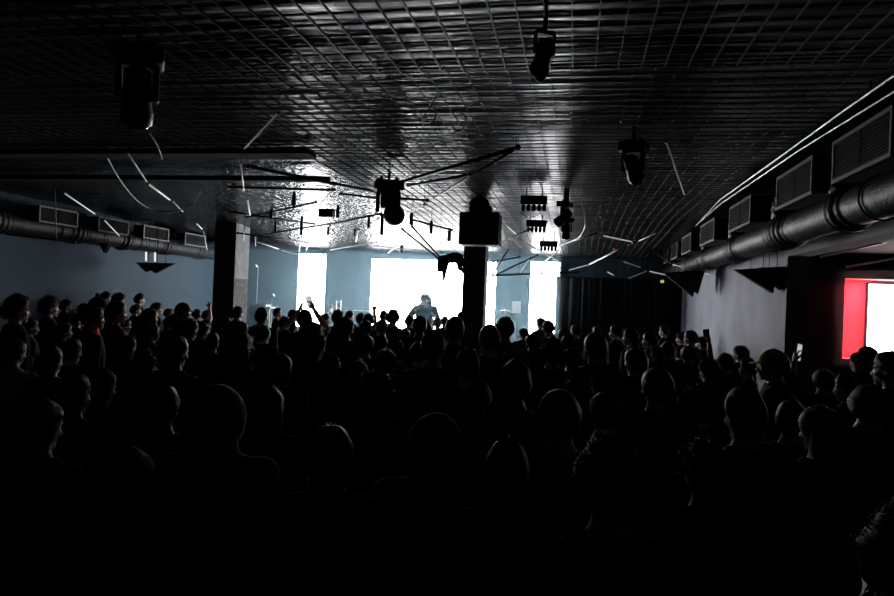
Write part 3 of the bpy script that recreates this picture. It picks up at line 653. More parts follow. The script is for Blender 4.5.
def build_body(pose, voxel=.0075):
    sh, el, wr, hd, cu = body_bones(pose); b = bmesh.new(); n = 24
    def ering(c, rx, ry): return [Vector((c[0]+rx*math.copysign(abs(math.cos(t))**.9, math.cos(t)), c[1]+ry*math.sin(t), c[2])) for t in [2*PI*k/n for k in range(n)]]
    tor = [(.79, .12, .09, -.01), (.84, .165, .115, -.015), (.91, .172, .12, -.015), (1.0, .152, .105, 0), (1.08, .145, .10, .005), (1.18, .158, .108, .005), (1.28, .172, .115, .0), (1.36, .178, .108, -.008), (1.41, .172, .09, -.012), (1.445, .14, .074, -.016), (1.475, .098, .064, -.016), (1.505, .07, .058, -.012), (1.53, .057, .055, -.006)]
    rings(b, [ering((0, yo, z), rx, ry) for z, rx, ry, yo in tor])
    rings(b, [ering((0, yo, z), rx, ry) for z, rx, ry, yo in [(1.44, .062, .06, -.016), (1.50, .055, .056, -.008), (1.56, .055, .058, .0), (1.60, .05, .055, .0)]])
    # head: skull plus jaw, face looking along +y
    for v in ellips(b, HC, (1, 1, 1), 28, 20):
        d = (v.co-HC); dx, dy, dz = d
        rx, ry, rz = .0755, .096, .112
        if dz < 0: rx *= 1-.30*(-dz)**1.5*(1 if dy > -.2 else .6); ry *= 1-.12*(-dz)**2
        p = Vector((dx*rx, dy*ry, dz*rz))
        if dy > 0 and dz < 0: p.y += .012*(-dz)*dy
        if dy < -.1: p.y *= 1.06
        if dz < -.3 and dy < 0: p.y *= .75
        v.co = HC+p
    ellips(b, HC+Vector((0, .070, -.095)), (.028, .022, .018))                       # chin
    tube(b, [HC+Vector((0, .088, .012)), HC+Vector((0, .104, -.022)), HC+Vector((0, .112, -.036)), HC+Vector((0, .092, -.046))], [.008, .012, .015, .011], 10)   # nose
    for q in (-1, 1):
        ellips(b, HC+Vector((q*.031, .080, .016)), (.026, .016, .008))                # brow
        ellips(b, HC+Vector((q*.031, .078, -.004)), (.013, .012, .010))               # eye
        ellips(b, HC+Vector((q*.045, .064, -.028)), (.020, .020, .018))               # cheek
        ellips(b, HC+Vector((q*.077, -.006, -.012)), (.009, .019, .031), M=Matrix.Rotation(q*.35, 3, 'Z'))   # ear
    ellips(b, HC+Vector((0, .090, -.063)), (.024, .012, .006)); ellips(b, HC+Vector((0, .088, -.074)), (.021, .012, .007))   # lips
    bones = [('head', HC, HC, .10), ('neck', Vector((0, -.01, 1.48)), Vector((0, 0, 1.56)), .055), ('torso', Vector((0, 0, 1.0)), Vector((0, -.01, 1.36)), .14), ('hips', Vector((0, 0, .86)), Vector((0, 0, .97)), .15)]
    for q in (-1, 1):
        tube(b, [Vector((q*.10, -.012, 1.42)), sh[q], sh[q]*.65+el[q]*.35, el[q], el[q]*.7+wr[q]*.3, wr[q]], [.05, .056, .05, .041, .042, .027], 16)
        ellips(b, sh[q], (.058, .056, .055)); ellips(b, el[q], (.041, .041, .041))
        hand(b, wr[q], *hd[q], side=(q if pose == 'x' else (1 if (hd[q][0].cross(hd[q][1])).dot(Vector((-q, .3, 0))) > 0 else -1)), curl=cu[q], splay=.3 if cu[q] < .3 else .08, which=(1, 0, 0, 1) if (pose == 'horns' and q == 1) else (1, 1, 1, 1))
        hp, kn, an = Vector((q*.092, -.01, .88)), Vector((q*.098, .01, .48)), Vector((q*.10, -.02, .085))
        tube(b, [hp, hp*.6+kn*.4, kn+Vector((0, 0, .04)), kn-Vector((0, 0, .03)), kn*.7+an*.3+Vector((0, -.02, 0)), an], [.092, .078, .058, .053, .055, .036], 16)
        rings(b, [[Vector((q*(.10+.03*t), y, z))+Vector((rx*math.cos(2*PI*k/14), 0, rz*math.sin(2*PI*k/14))) for k in range(14)] for t, y, z, rx, rz in ((0, -.075, .04, .02, .03), (0, -.05, .05, .034, .048), (.2, .02, .05, .04, .05), (.6, .10, .032, .046, .03), (1, .16, .024, .035, .018))])
        ellips(b, an, (.037, .042, .05))
        bones += [('uarm', sh[q]*.9+Vector((0, 0, .14)), el[q], .05), ('farm', el[q], wr[q], .037), ('hand', wr[q]+hd[q][0].normalized()*.03, wr[q]+hd[q][0].normalized()*.17, .03), ('leg', hp, kn, .075), ('leg', kn, an, .05), ('foot', an, Vector((q*.12, .14, .03)), .045)]
        bones[-6] = ('uarm', sh[q], el[q], .05)
    me = bpy.data.meshes.new('tmp'); b.to_mesh(me); b.free(); to = bpy.data.objects.new('tmp', me); COL.objects.link(to)
    m = to.modifiers.new('r', 'REMESH'); m.mode = 'VOXEL'; m.voxel_size = voxel; m.use_smooth_shade = True
    m = to.modifiers.new('s', 'SMOOTH'); m.factor = .5; m.iterations = 3
    dg = bpy.context.evaluated_depsgraph_get(); dg.update()
    res = bpy.data.meshes.new_from_object(to.evaluated_get(dg)); bpy.data.objects.remove(to); bpy.data.meshes.remove(me)
    smooth(res); res.name = 'body_'+pose
    return res, bones, wr, hd
def classify(me, bones):
    n = len(me.vertices); co = np.empty(n*3); me.vertices.foreach_get('co', co); co = co.reshape(-1, 3)
    D = []; Tt = []
    for nm, a, c, r in bones:
        a = np.array(a); c = np.array(c); d = c-a; L = d.dot(d)
        t = np.clip(((co-a) @ d)/L, 0, 1) if L > 1e-9 else np.zeros(n)
        D.append(np.linalg.norm(co-(a+t[:, None]*d), axis=1)-r); Tt.append(t)
    i = np.argmin(np.array(D), axis=0); return co, np.array([b_[0] for b_ in bones])[i], np.array(Tt)[i, np.arange(n)]
def shell(me, co, keepv, off, name, its=6):
    """a garment: the body surface where keepv, pushed outward, relaxed and given thickness"""
    n = len(co); no = np.empty(n*3); me.vertices.foreach_get('normal', no); no = no.reshape(-1, 3)
    ed = np.empty(len(me.edges)*2, dtype=np.int64); me.edges.foreach_get('vertices', ed); ed = ed.reshape(-1, 2)
    p = co+no*off
    k = keepv[ed[:, 0]] & keepv[ed[:, 1]]; e = ed[k]
    for _ in range(its):
        s = np.zeros_like(p); cnt = np.zeros(n); np.add.at(s, e[:, 0], p[e[:, 1]]); np.add.at(s, e[:, 1], p[e[:, 0]]); np.add.at(cnt, e[:, 0], 1); np.add.at(cnt, e[:, 1], 1)
        g = cnt > 0; p[g] = p[g]*.5+.5*s[g]/cnt[g][:, None]
    dd = ((p-co)*no).sum(1); fix = dd < off*.6; p[fix] += no[fix]*(off*.6-dd[fix])[:, None]
    ph = p[:, 2]*38+p[:, 0]*9; p = p+no*(np.sin(ph+3*np.sin(p[:, 0]*14+p[:, 1]*9))*.0025)[:, None]
    ids = -np.ones(n, dtype=int); faces = []
    for f in me.polygons:
        v = f.vertices
        if all(keepv[i] for i in v): faces.append(tuple(v))
    used = sorted({i for f in faces for i in f})
    for j, i in enumerate(used): ids[i] = j
    mm = bpy.data.meshes.new(name); mm.from_pydata([tuple(p[i]) for i in used], [], [tuple(ids[i] for i in f) for f in faces]); smooth(mm); return mm
BODY = {}
def get_body(pose):
    if pose in BODY: return BODY[pose]
    me, bones, wr, hd = build_body(pose); co, lab, t = classify(me, bones); me.materials.append(skin[0])
    up = np.isin(lab, ['torso', 'hips', 'uarm']) & (co[:, 2] > .86) & (co[:, 2] < 1.9)
    neck_ok = ~((lab == 'neck') | (lab == 'head'))
    tee = (np.isin(lab, ['torso', 'hips']) | ((lab == 'uarm') & (t < .62))) & (co[:, 2] > .86)
    lng = (np.isin(lab, ['torso', 'hips', 'uarm', 'farm'])) & ((co[:, 2] > .86) | (lab == 'farm'))
    tr = (np.isin(lab, ['leg']) | (lab == 'hips') | (lab == 'torso')) & (co[:, 2] < .99) & (co[:, 2] > .09)
    g = {'body': me, 'tee': shell(me, co, tee & neck_ok, .014, 'tee'), 'long': shell(me, co, lng & neck_ok, .020, 'long'), 'trousers': shell(me, co, tr, .011, 'trousers'), 'wr': wr, 'hd': hd}
    if 'shoes' not in BODY:
        BODY['shoes'] = [shell(me, co, (lab == 'foot') & (co[:, 2] < .1) & (co[:, 0]*q > 0), .008, 'shoe', 2) for q in (-1, 1)]
        for m_ in BODY['shoes']: m_.materials.append(rubber)
        BODY['kerchief'] = shell(me, co, ((lab == 'neck') | ((lab == 'torso') & (co[:, 2] > 1.40)) | ((lab == 'head') & (co[:, 2] < 1.56) & (co[:, 1] < .045))) & (co[:, 2] > 1.40), .022, 'kerchief', 5); BODY['kerchief'].materials.append(cloth['red'])
    for k in ('tee', 'long', 'trousers'): g[k].materials.append(cloth['black'])
    BODY[pose] = g; return g
# hair: kind -> (thickness, lump height, lump scale, strands, strand length, extra)
HK = {'short': (.017, .008, 22, 300, .02), 'buzz': (.010, .001, 40, 0, 0), 'curly': (.034, .022, 22, 900, .03), 'fuzzy': (.048, .022, 16, 1100, .06), 'spiky': (.022, .016, 24, 900, .05),
      'long': (.018, .006, 22, 300, .03), 'wavy': (.030, .012, 20, 500, .045), 'bun': (.012, .004, 30, 200, .02), 'bob': (.024, .006, 22, 260, .025)}
TOPZ = {}
def sm01(a, c, x): t = max(0, min(1, (x-a)/(c-a))); return t*t*(3-2*t)
HAIR = {}
def get_hair(kind, var):
    if (kind, var) in HAIR: return HAIR[(kind, var)]
    rnd = random.Random(hash((len(kind), ord(kind[0]), var)) & 0xffff); b = bmesh.new(); off = Vector((var*3.7, var*1.3, 0))
    if kind in HK:
        th, ln, ls, ns, sl = HK[kind]
        pts = []
        for v in ellips(b, HC, (1, 1, 1), 44, 32):
            d = (v.co-HC).normalized(); r0 = 1/math.sqrt((d.x/.0785)**2+(d.y/.101)**2+(d.z/.114)**2)
            thr = (-.86+.78*(d.y+1)) if d.y < 0 else (-.08+.62*d.y)
            if kind in ('long', 'wavy', 'bob', 'fuzzy'): thr -= .12 if d.y < .5 else 0
            m = sm01(thr-.12, thr+.03, d.z); g_ = sm01(thr-.05, thr+.50, d.z)
            nz = noise.noise(d*r0*ls+off)
            v.co = HC+d*(r0*.86*(1-m)+m*(r0+.004+(th+ln*nz)*(.15+.85*g_)))
            if m > .7: pts.append((v.co.copy(), d))
        low = []
        if kind in ('long', 'wavy', 'bob'):
            z1 = 1.36 if kind == 'long' else (1.33 if kind == 'wavy' else 1.50); wv = 1.15 if kind == 'wavy' else 1.
            K = 9; rs = []
            for i in range(K):
                t = i/(K-1); z = 1.675+(z1-1.675)*t
                rx = (.083+.02*math.sin(PI*min(t*1.2, 1)))*wv*(1-.35*t*t); ry = .062*(1-.55*t)*wv; yo = -.045-.035*t
                rs.append([Vector((rx*math.cos(2*PI*k/22)*(1+.09*noise.noise(Vector((k*.8, z*18, var)))), yo+ry*math.sin(2*PI*k/22)*(1+.1*noise.noise(Vector((k, z*14, var+5)))), z)) for k in range(22)])
                low += [(p_, (p_-Vector((0, yo, z))).normalized()) for p_ in rs[-1] if p_.y < yo+.03]
            rings(b, rs)
        if kind == 'bun': ellips(b, HC+Vector((0, -.055, .115)), (.045, .045, .04))
        for k in range(ns):
            p, d = rnd.choice(pts+low); L = sl*rnd.uniform(.4, 1.3)
            s = d.orthogonal().normalized(); s = Matrix.Rotation(rnd.uniform(0, 6.28), 3, d) @ s
            fall = Vector((0, 0, -1 if kind in ('long', 'wavy', 'bob') else -.2))
            p = p+s*rnd.uniform(-.008, .008)
            q1 = p+(d*.8+s*.6+fall*.3).normalized()*L*.6; q2 = q1+(d*.3+s*.8+fall*.9).normalized()*L*.6; wd = s.cross(d).normalized()*(.0022 if kind in ('curly', 'fuzzy', 'spiky', 'wavy') else .0013)
            a = [b.verts.new(x_) for x_ in (p-wd-d*.004, p+wd-d*.004, q1+wd*.8, q1-wd*.8, q2)]
            b.faces.new((a[0], a[1], a[2], a[3])); b.faces.new((a[3], a[2], a[4]))
    elif kind in ('beanie', 'hood', 'cap'):
        for v in ellips(b, HC, (1, 1, 1), 40, 30):
            d = (v.co-HC).normalized(); r0 = 1/math.sqrt((d.x/.0785)**2+(d.y/.101)**2+(d.z/.114)**2)
            if kind == 'hood': m = 1-sm01(.62, .78, d.y*.98-d.z*.18+abs(d.x)*.1); th = .030+.012*max(0, d.z)+.004*noise.noise(d*5+off)
            elif kind == 'beanie': m = sm01(.0, .12, d.z+.30*(-d.y)+.02-.22*max(d.y, 0)); th = .014+.018*max(0, d.z)**3+(.006 if m < .98 or d.z+.30*(-d.y) < .32 else 0)+.002*math.sin(math.atan2(d.x, d.y)*40)*.4
            else: m = sm01(.08, .12, d.z+.18*(-d.y)); th = .009+.008*max(0, d.z)
            v.co = HC+d*(r0*.86*(1-m)+m*(r0+th))
        if kind == 'hood':
            rings(b, [[Vector((rx*math.cos(2*PI*k/24), yo+ry*math.sin(2*PI*k/24), z)) for k in range(24)] for z, rx, ry, yo in ((1.60, .098, .098, -.03), (1.55, .092, .095, -.03), (1.50, .10, .10, -.03), (1.44, .13, .10, -.025))])
        if kind == 'cap':
            N = 14; t0 = []; t1 = []; base = HC+Vector((0, .002, .030))
            for i in range(N+1):
                a = -1.15+2.3*i/N; t0.append(base+Vector((.080*math.sin(a), .100*math.cos(a), .0))); e = .062*math.cos(a*1.25)
                t1.append(base+Vector((.083*math.sin(a), .103*math.cos(a)+max(0, e), -.006-.012*max(0, e)/.075)))
            for dz_ in (0,):
                A_ = [b.verts.new(p_) for p_ in t0]; B_ = [b.verts.new(p_) for p_ in t1]; A2_ = [b.verts.new(p_-Vector((0, 0, .006))) for p_ in t0]; B2_ = [b.verts.new(p_-Vector((0, 0, .006))) for p_ in t1]
                for i in range(N): b.faces.new((A_[i], A_[i+1], B_[i+1], B_[i])); b.faces.new((A2_[i], B2_[i], B2_[i+1], A2_[i+1])); b.faces.new((B_[i], B_[i+1], B2_[i+1], B2_[i]))
            ellips(b, HC+Vector((0, 0, .131)), (.008, .008, .006), 8, 6)
    bmesh.ops.recalc_face_normals(b, faces=b.faces[:]); me = bpy.data.meshes.new('hair_'+kind); b.to_mesh(me); b.free(); smooth(me); me.materials.append(hairm['black'])
    zs = [v.co.z for v in me.vertices]; xs_ = [v.co.x for v in me.vertices if v.co.z > 1.6]; zs.sort()
    TOPZ[kind] = (zs[-1] if kind in ('beanie', 'hood', 'cap', 'buzz') else zs[int(len(zs)*.985)], (max(xs_)-min(xs_))*(.9 if kind in ('fuzzy', 'curly', 'wavy', 'spiky') else 1))
    HAIR[(kind, var)] = me; return me
def setmat(o, m):
    o.material_slots[0].link = 'OBJECT'; o.material_slots[0].material = m
def child(name, me, m, par):
    o = bpy.data.objects.new(name, me); COL.objects.link(o); o.parent = par; setmat(o, m); return o
CROWD = 'people in the standing crowd'
placed = []
def add_person(x, y, z0, sc, yaw, hair, hcol, pose, top, tcol, tone, label, group=CROWD, wide=1.):
    g = get_body(pose); me = g['body']; var = random.randint(0, 2)
    o = bpy.data.objects.new('person', me); COL.objects.link(o); o.location = (x, y, z0); o.rotation_euler = (0, 0, yaw); o.scale = (sc*wide, sc*wide, sc); setmat(o, skin[tone]); tag(o, label, 'person', group)
    hm = get_hair(hair, var)
    if hair in ('beanie', 'hood', 'cap'):
        h = child({'beanie': 'beanie', 'hood': 'hood', 'cap': 'cap'}[hair], hm, cloth[hcol], o)
        if hair == 'cap': child('hair', get_hair('buzz', var), hairm['brown'], o)
    else: child('hair', hm, hairm[hcol], o)
    child('shirt' if top == 'tee' else 'jacket', g[top], cloth[tcol], o); child('trousers', g['trousers'], cloth['jean' if random.random() < .5 else 'black'], o)
    for m_ in BODY['shoes']: child('shoe', m_, rubber, o)
    return o
def azim(px, py): d = ray(px, py); return math.atan2(-d.x, d.y)     # >0 to the left of +y
FOCUS = Vector((-3.1, 15.3, 0))
def ok(x, y, k=1.):
    if x < XL+.35 or (x > XR-.3 and y > 8.8) or y > 13.6: return False
    if xa-.3 < x < xb+.3 and yF-.25 < y < yb+.25: return False
    if ca-.3 < x < cb+.3 and 12.25 < y < 13.15: return False
    return all(((x-a)/.47)**2+((y-c)/.40)**2 >= k for a, c in placed)
def crowd(cx, top, w, hair, hcol, face, label, pose='down', shirt='tee', tcol='black', tone=None, dist=None):
    get_hair(hair, 0); T0, W0 = TOPZ[hair]
    W0 = max(W0, .165)
    d = ray(cx, top); hv = Vector((d.x, d.y, 0)).length
    best = None; D0 = dist or FPX*W0*.98/w
    cand = sorted([k*.08 for k in range(-110, 111)], key=abs)
    for relax in (1., .85, .7, .55):
        for dD in cand:
            D = D0*(1+.0)+dD
            if D < .9 or abs(dD) > .42*D0+.25: continue
            p = O+d*(D/d.y); 
            if not 1.5 <= p.z <= 1.97: continue
            if ok(p.x, p.y, relax): best = p; break
        if best: break
    if best is None:
        for D in [k*.1 for k in range(9, 136)]:
            p = O+d*(D/d.y)
            if 1.45 <= p.z <= 2.0 and ok(p.x, p.y, .5): best = p if best is None or abs(D-D0) < abs(best.y-D0) else best
    if best is None: print('NOPLACE', cx, top, w); return None
    if hair == 'hood': shirt = 'long'
    elif pose == 'down' and tcol == 'black':
        shirt = random.choice(('tee', 'long', 'long')); tcol = random.choice(('black', 'black', 'navy', 'char', 'olive2', 'black'))
    placed.append((best.x, best.y)); sc = best.z/T0
    wpx = FPX*W0*sc/best.y; wide = max(.88, min(1.18, w/wpx))
    az = azim(cx, top)
    if face == 'b': yaw = math.atan2(-(FOCUS.x-best.x), FOCUS.y-best.y)+random.uniform(-.2, .2)
    elif face == 'r': yaw = az-1.35
    elif face == 'l': yaw = az+1.25
    elif face == 'ql': yaw = az+.7
    elif face == 'qr': yaw = az-.7
    else: yaw = az+face
    hx = HC.y*sc
    return add_person(best.x+math.sin(yaw)*hx, best.y-math.cos(yaw)*hx, 0, sc, yaw, hair, hcol, pose, shirt, tcol, random.choice((0, 0, 1, 0, 2)) if tone is None else tone, label, wide=wide), best, sc, yaw
#PEOPLE#
# ---- the crowd: head centre x, head top y, head width in the photo, hair, hair colour, facing, label
# far rows first, left to right
C = crowd
C(106, 291, 12, 'short', 'black', 'r', 'dim short-haired person against the blue wall, between two people in profile')
C(119, 292, 14, 'curly', 'black', 'r', 'person with lit forehead against the blue wall, right of the dim one')
C(140, 293, 11.5, 'short', 'black', 'r', 'short-haired man with bare neck standing out against the blue wall')
C(136, 304, 12, 'short', 'brown', 'r', 'person with lit cheek just left of the short-haired man at the blue wall')
C(157, 302, 14, 'bob', 'brown', 'r', 'person with red-tinted cheek right of the short-haired man at the blue wall')
C(169, 308, 11, 'short', 'black', 'r', 'small dark-haired person under the pair of pointed loudspeakers')
C(183, 302, 14, 'cap', 'black', 'r', 'person in a dark cap against the blue wall, left of the concrete pillar')
C(197, 309, 12, 'short', 'black', .0, 'dark person raising an open hand beside the concrete pillar', pose='wave', tone=0)
C(207, 310, 11, 'short', 'brown', 'r', 'person with bright face edge close beside the concrete pillar', tone=0)
C(66.5, 299, 13, 'short', 'black', 'r', 'small dim profile between the two large profiles on the far left')
C(84, 303, 13, 'short', 'black', 'r', 'person holding up a small phone before the blue wall on the left', pose='phone1')
C(98, 296, 17, 'cap', 'char', 'r', 'person in a cap with a lit peak on the left')
C(117, 300, 26, 'long', 'black', 'r', 'long-haired person in profile with lit nose and mouth, left of centre left')
C(150, 308, 20, 'bob', 'black', 'r', 'person with chin-length hair and lit jaw, below the short-haired man at the wall')
C(174, 313, 17, 'short', 'black', -.1, 'person holding a hand up at face height, below the dark cap near the blue wall', pose='fist', tone=0)
C(190, 318, 22, 'short', 'black', 'b', 'broad dark-haired person seen from behind, left of the concrete pillar foot')
C(18, 294, 29, 'curly', 'black', 'r', 'curly-haired man in profile at the far left edge, face lit', tone=0)
C(50, 295, 24, 'spiky', 'black', 'r', 'man in profile with lit face and ear, second from the left edge', tone=0)
S = C(94, 305, 24, 'short', 'black', 'r', 'person in profile wearing a bright red neck scarf', tone=1)
if S: child('scarf', BODY['kerchief'], cloth['red'], S[0])
C(140, 321, 17, 'curly', 'black', 'r', 'curly dark-haired person with lit chin in front of the long-haired profile')
C(153, 324, 17, 'bob', 'brown', 'r', 'dark-haired person with a thin lit cheek line right of the curly head')
C(175, 334, 36, 'short', 'brown', 'qr', 'large dark-haired person with a lit ear left of the concrete pillar')
C(146, 348, 36, 'spiky', 'brown', 'b', 'large head with spiky tousled hair catching light on the left')
C(103, 368, 28, 'short', 'brown', 'qr', 'dark-haired person with faint rim light below the red scarf')
C(13, 338, 34, 'short', 'black', 'qr', 'person in a pale grey top with lit shoulder at the left edge', tcol='grey')
C(42, 398, 54, 'short', 'black', 'qr', 'very dark near head low on the left with one lit ear', tone=0)
# around and right of the concrete pillar
C(238, 306, 14, 'short', 'black', 'qr', 'short-haired person in front of the concrete pillar with lit cheek')
C(262, 307, 14, 'buzz', 'brown', 'b', 'close-cropped head in front of the pale equipment table')
C(278, 307, 9, 'short', 'black', 'b', 'distant dark-haired person right of the pale equipment table')
C(293, 309, 10, 'bob', 'black', 'b', 'small dark-haired person under the raised arms with the phone')
C(240, 321, 22, 'bob', 'brown', 'b', 'person with chin-length hair just behind the one at the concrete pillar')
C(285, 316, 15, 'short', 'black', 'b', 'round dark-haired person below the left raised arm of the phone holder')
PH = C(305, 309, 20, 'short', 'black', -.05, 'person holding a phone up high with both arms before the left screen', pose='phone2', tone=0)
C(238, 328, 40, 'wavy', 'brown', 'b', 'large head with long wavy hair below the concrete pillar')
C(213, 332, 17, 'short', 'black', 'b', 'dark-haired person left of the long wavy hair below the concrete pillar')
C(264, 326, 18, 'short', 'black', 'qr', 'dark-haired person right of the long wavy hair, face edge lit')
C(313, 321, 30, 'wavy', 'brown', 'b', 'tousled wavy hair directly below the phone holder')
C(316, 332, 29, 'long', 'black', 'qr', 'long straight dark hair with rim light, below the tousled waves', tone=0)
C(331, 353, 20, 'wavy', 'black', 'b', 'dim wavy hair hanging right of the long straight dark hair')
C(325, 313, 12, 'short', 'black', 'b', 'small round head at the right foot of the left screen')
C(338, 309, 12.5, 'cap', 'black', 'b', 'small head in a dark cap before the blue strip of back wall')
C(350, 310, 10, 'short', 'black', 'b', 'small round head at the right of the cap before the blue strip')
C(346, 316, 22, 'short', 'black', 'b', 'large round dark-haired person before the blue strip of back wall')
HN = C(361, 312.5, 13, 'short', 'black', .0, 'person raising one hand with spread little finger at the left foot of the big screen', pose='horns', tone=1)
C(369, 313, 14, 'short', 'black', 'b', 'round head below the raised hand at the left edge of the big screen')
C(366, 320, 14, 'buzz', 'black', 'b', 'smooth cropped head in the next row below the raised hand at the big screen')
C(393.5, 309, 17, 'curly', 'black', 'b', 'curly bushy head against the left part of the big screen')
C(384, 310, 9, 'short', 'black', 'b', 'small head half hidden at the left of the bushy curls')
C(382, 319, 13, 'buzz', 'grey', 'b', 'smooth head with a bright rim below the bushy curls')
C(410, 315, 12, 'short', 'black', 'b', 'round head against the big screen, left of the flat dark cap')
C(420, 315, 15, 'cap', 'black', 'b', 'head in a flat dark cap right in front of the singer')
C(405, 328, 14, 'short', 'auburn', 'b', 'reddish-rimmed head below the one left of the flat cap')
C(382, 335, 15, 'short', 'black', 'b', 'dark-haired person with a small highlight below the smooth bright-rimmed head')
C(365, 333, 24, 'short', 'black', 'b', 'wide dark-haired person below the wide round one at the blue strip')
C(398, 341, 17, 'curly', 'brown', 'b', 'brown curly head rimmed by light, left of the red-rimmed cap')
C(426, 321, 15, 'short', 'black', 'b', 'round head just below the flat dark cap')
C(438, 317, 12, 'spiky', 'blond', 'b', 'light-haired patterned head against the big screen, left of the rim-lit round head')
C(445, 315.5, 9, 'short', 'auburn', 'b', 'tiny red-tinted head peeking left of the rim-lit round head')
C(455, 316, 20, 'buzz', 'brown', 'b', 'rim-lit round cropped head against the big screen beside the middle pillar')
C(461.5, 311, 8, 'short', 'black', 'b', 'distant dark-haired person touching the left edge of the middle pillar')
C(434, 329, 26, 'cap', 'maroon', 'b', 'person in a dark cap with red-rimmed crown in the centre')
C(420, 341, 25, 'short', 'black', 'b', 'broad dark-haired person in front of the red-rimmed cap')
C(386, 348, 27, 'short', 'auburn', 'b', 'reddish-rimmed round head left of centre, behind the large brown hair')
C(359, 359, 18, 'short', 'black', 'b', 'low dark-haired person with faint rim left of the reddish round head')
# right of the middle pillar
C(490, 324, 22, 'buzz', 'grey', 'b', 'close-cropped head with bright rim at the foot of the middle pillar')
C(505.5, 316, 22, 'short', 'black', 'b', 'large dark-haired person with reddish right edge, right of the middle pillar')
C(524, 328, 12, 'short', 'black', 'b', 'small head at the left foot of the right screen')
C(541, 317, 11, 'short', 'auburn', 'b', 'reddish small head against the right screen, left of its neighbour')
C(548.5, 320, 14, 'short', 'black', 'b', 'dark-haired person against the right edge of the right screen')
C(539, 329, 15, 'short', 'auburn', 'b', 'dark reddish head below the right screen')
C(533, 333, 17, 'short', 'brown', 'b', 'round head with thin rim light, below the right screen')
C(550.5, 331, 10, 'short', 'brown', 'b', 'tiny rounded head below the dark one at the right screen edge')
C(564.5, 327, 13, 'buzz', 'grey', 'b', 'pale-rimmed small head just right of the right screen')
C(576, 325, 12, 'short', 'black', 'b', 'small dark-haired person before the left part of the black curtain')
C(515, 343, 24, 'cap', 'grey', 'b', 'person in a pale cap with bright rim right of the middle pillar foot', tone=0)
C(468, 347, 20, 'short', 'black', 'b', 'dark-haired person with a short rim highlight left of the middle pillar foot')
C(553, 337, 31, 'spiky', 'black', 'b', 'wide dark-haired person with lumpy hair below the right screen')
C(569, 334, 20, 'short', 'black', 'b', 'dark-haired person just right of the lumpy hair')
C(572, 347, 23, 'short', 'black', 'b', 'broad dark-haired person with thin rim, before the black curtain')
C(596, 332, 22, 'buzz', 'auburn', 'b', 'cropped head with red-lit left edge before the black curtain')  # auburn crop stands in for the red rim light
C(597, 326, 9, 'short', 'black', 'l', 'tiny face before the black curtain, above the red-lit cropped head')
C(616, 325, 13, 'short', 'black', 'l', 'small person with a lit face turned left before the black curtain', tone=0)
C(631, 328, 18, 'long', 'black', 'l', 'long-haired person facing left with brightly lit face edge', tone=0)
C(650, 332, 15, 'short', 'black', 'l', 'person facing left with lit glasses-height cheek, right of the long hair', tone=0)
C(664, 325, 9, 'short', 'black', 'l', 'tiny lit face turned left near the corner of the right wall')
C(682, 332, 13, 'curly', 'black', 'l', 'small curly head facing left before the corner of the right wall', tone=0)
C(691, 330, 14, 'short', 'black', 'b', 'dark round head against the pale right wall, left end')
C(703, 336, 13, 'short', 'black', 'b', 'dark-haired person against the pale right wall, left of the raised dark hand')
C(657, 345, 15, 'bob', 'black', 'l', 'dim head with a bright lit nose before the black curtain, lower row', tone=0)
C(636, 347, 26, 'short', 'brown', 'b', 'large round head outlined by thin rim light, right of centre')
C(668, 341, 16, 'short', 'black', .0, 'dark-haired person beside its own raised hand below the right wall corner', pose='fist', tone=0)
RH = C(689, 345, 17, 'short', 'black', .0, 'dark person raising a phone in front of the left part of the pale right wall', pose='phone1')
C(741, 345, 16, 'short', 'black', 'b', 'dark round head before the middle of the pale right wall')
C(748, 357, 16, 'short', 'black', 'l', 'dim person facing left, left of the yellow cap', tone=0)
C(774, 348, 22, 'cap', 'yellow', 1.5, 'person in a bright yellow cap by the edge of the pale right wall', tone=0)
RP = C(824, 368, 22, 'short', 'black', .1, 'person raising a glowing phone beside the dark opening on the right', pose='phone1L', tone=0)
C(790, 371, 16, 'short', 'black', 'b', 'dim dark-haired person right of the yellow cap')
C(709, 358, 24, 'curly', 'black', 'ql', 'dim curly head below the pale right wall', tone=0)
C(726, 353, 20, 'short', 'black', .0, 'dark-haired person with its left hand lifted, in front of the pale right wall', pose='fistL', tone=0)
C(847, 372, 20, 'short', 'black', 'l', 'person facing left with lit cheek, below the red glow', tone=0)
C(868, 346, 17, 'short', 'black', 'b', 'dark-haired person in front of the glowing white panel on the right')
C(858, 352, 15, 'short', 'black', 'b', 'dark-haired person below the red left edge of the glowing niche')
C(891, 350, 30, 'short', 'black', 'l', 'person cut by the right edge with a lit profile facing left', tone=0)
C(870, 383, 38, 'short', 'black', -.1, 'large dark-haired person with rim-lit left side near the right edge')
# nearer heads in the dark
C(375, 369, 50, 'spiky', 'auburn', 'b', 'large head with brown tousled hair lit along the top, centre left')
C(581, 368, 36, 'fuzzy', 'brown', 'b', 'head with loose frizzy hair right of centre')
C(560, 389, 44, 'buzz', 'black', 'b', 'near smooth head rimmed by light on its left, right of centre')
C(658, 367, 31, 'buzz', 'auburn', 'b', 'round head with a bright curved rim on its left side')  # head coloured auburn for its reddish rim light
C(697, 385, 42, 'curly', 'black', 'b', 'large dim curly head in front of the right wall')
C(437, 413, 57, 'hood', 'char', 'b', 'near person in a hood with a thin bright outline at the bottom centre')
C(332, 424, 58, 'bob', 'auburn', 'b', 'near head with reddish-brown hair lit on top, bottom left of centre')
C(216, 384, 66, 'hood', 'char', 'b', 'big near hooded person with rim-lit right side, left of centre')
C(128, 446, 66, 'short', 'black', 'b', 'nearest dark person at the bottom left with a faintly lit back edge')
C(792, 398, 32, 'short', 'black', -.1, 'dark-haired person with a faint pale stripe, lower right')
C(822, 405, 48, 'long', 'brown', 'ql', 'near long-haired person with a lit neck and shoulder, lower right', tone=0)
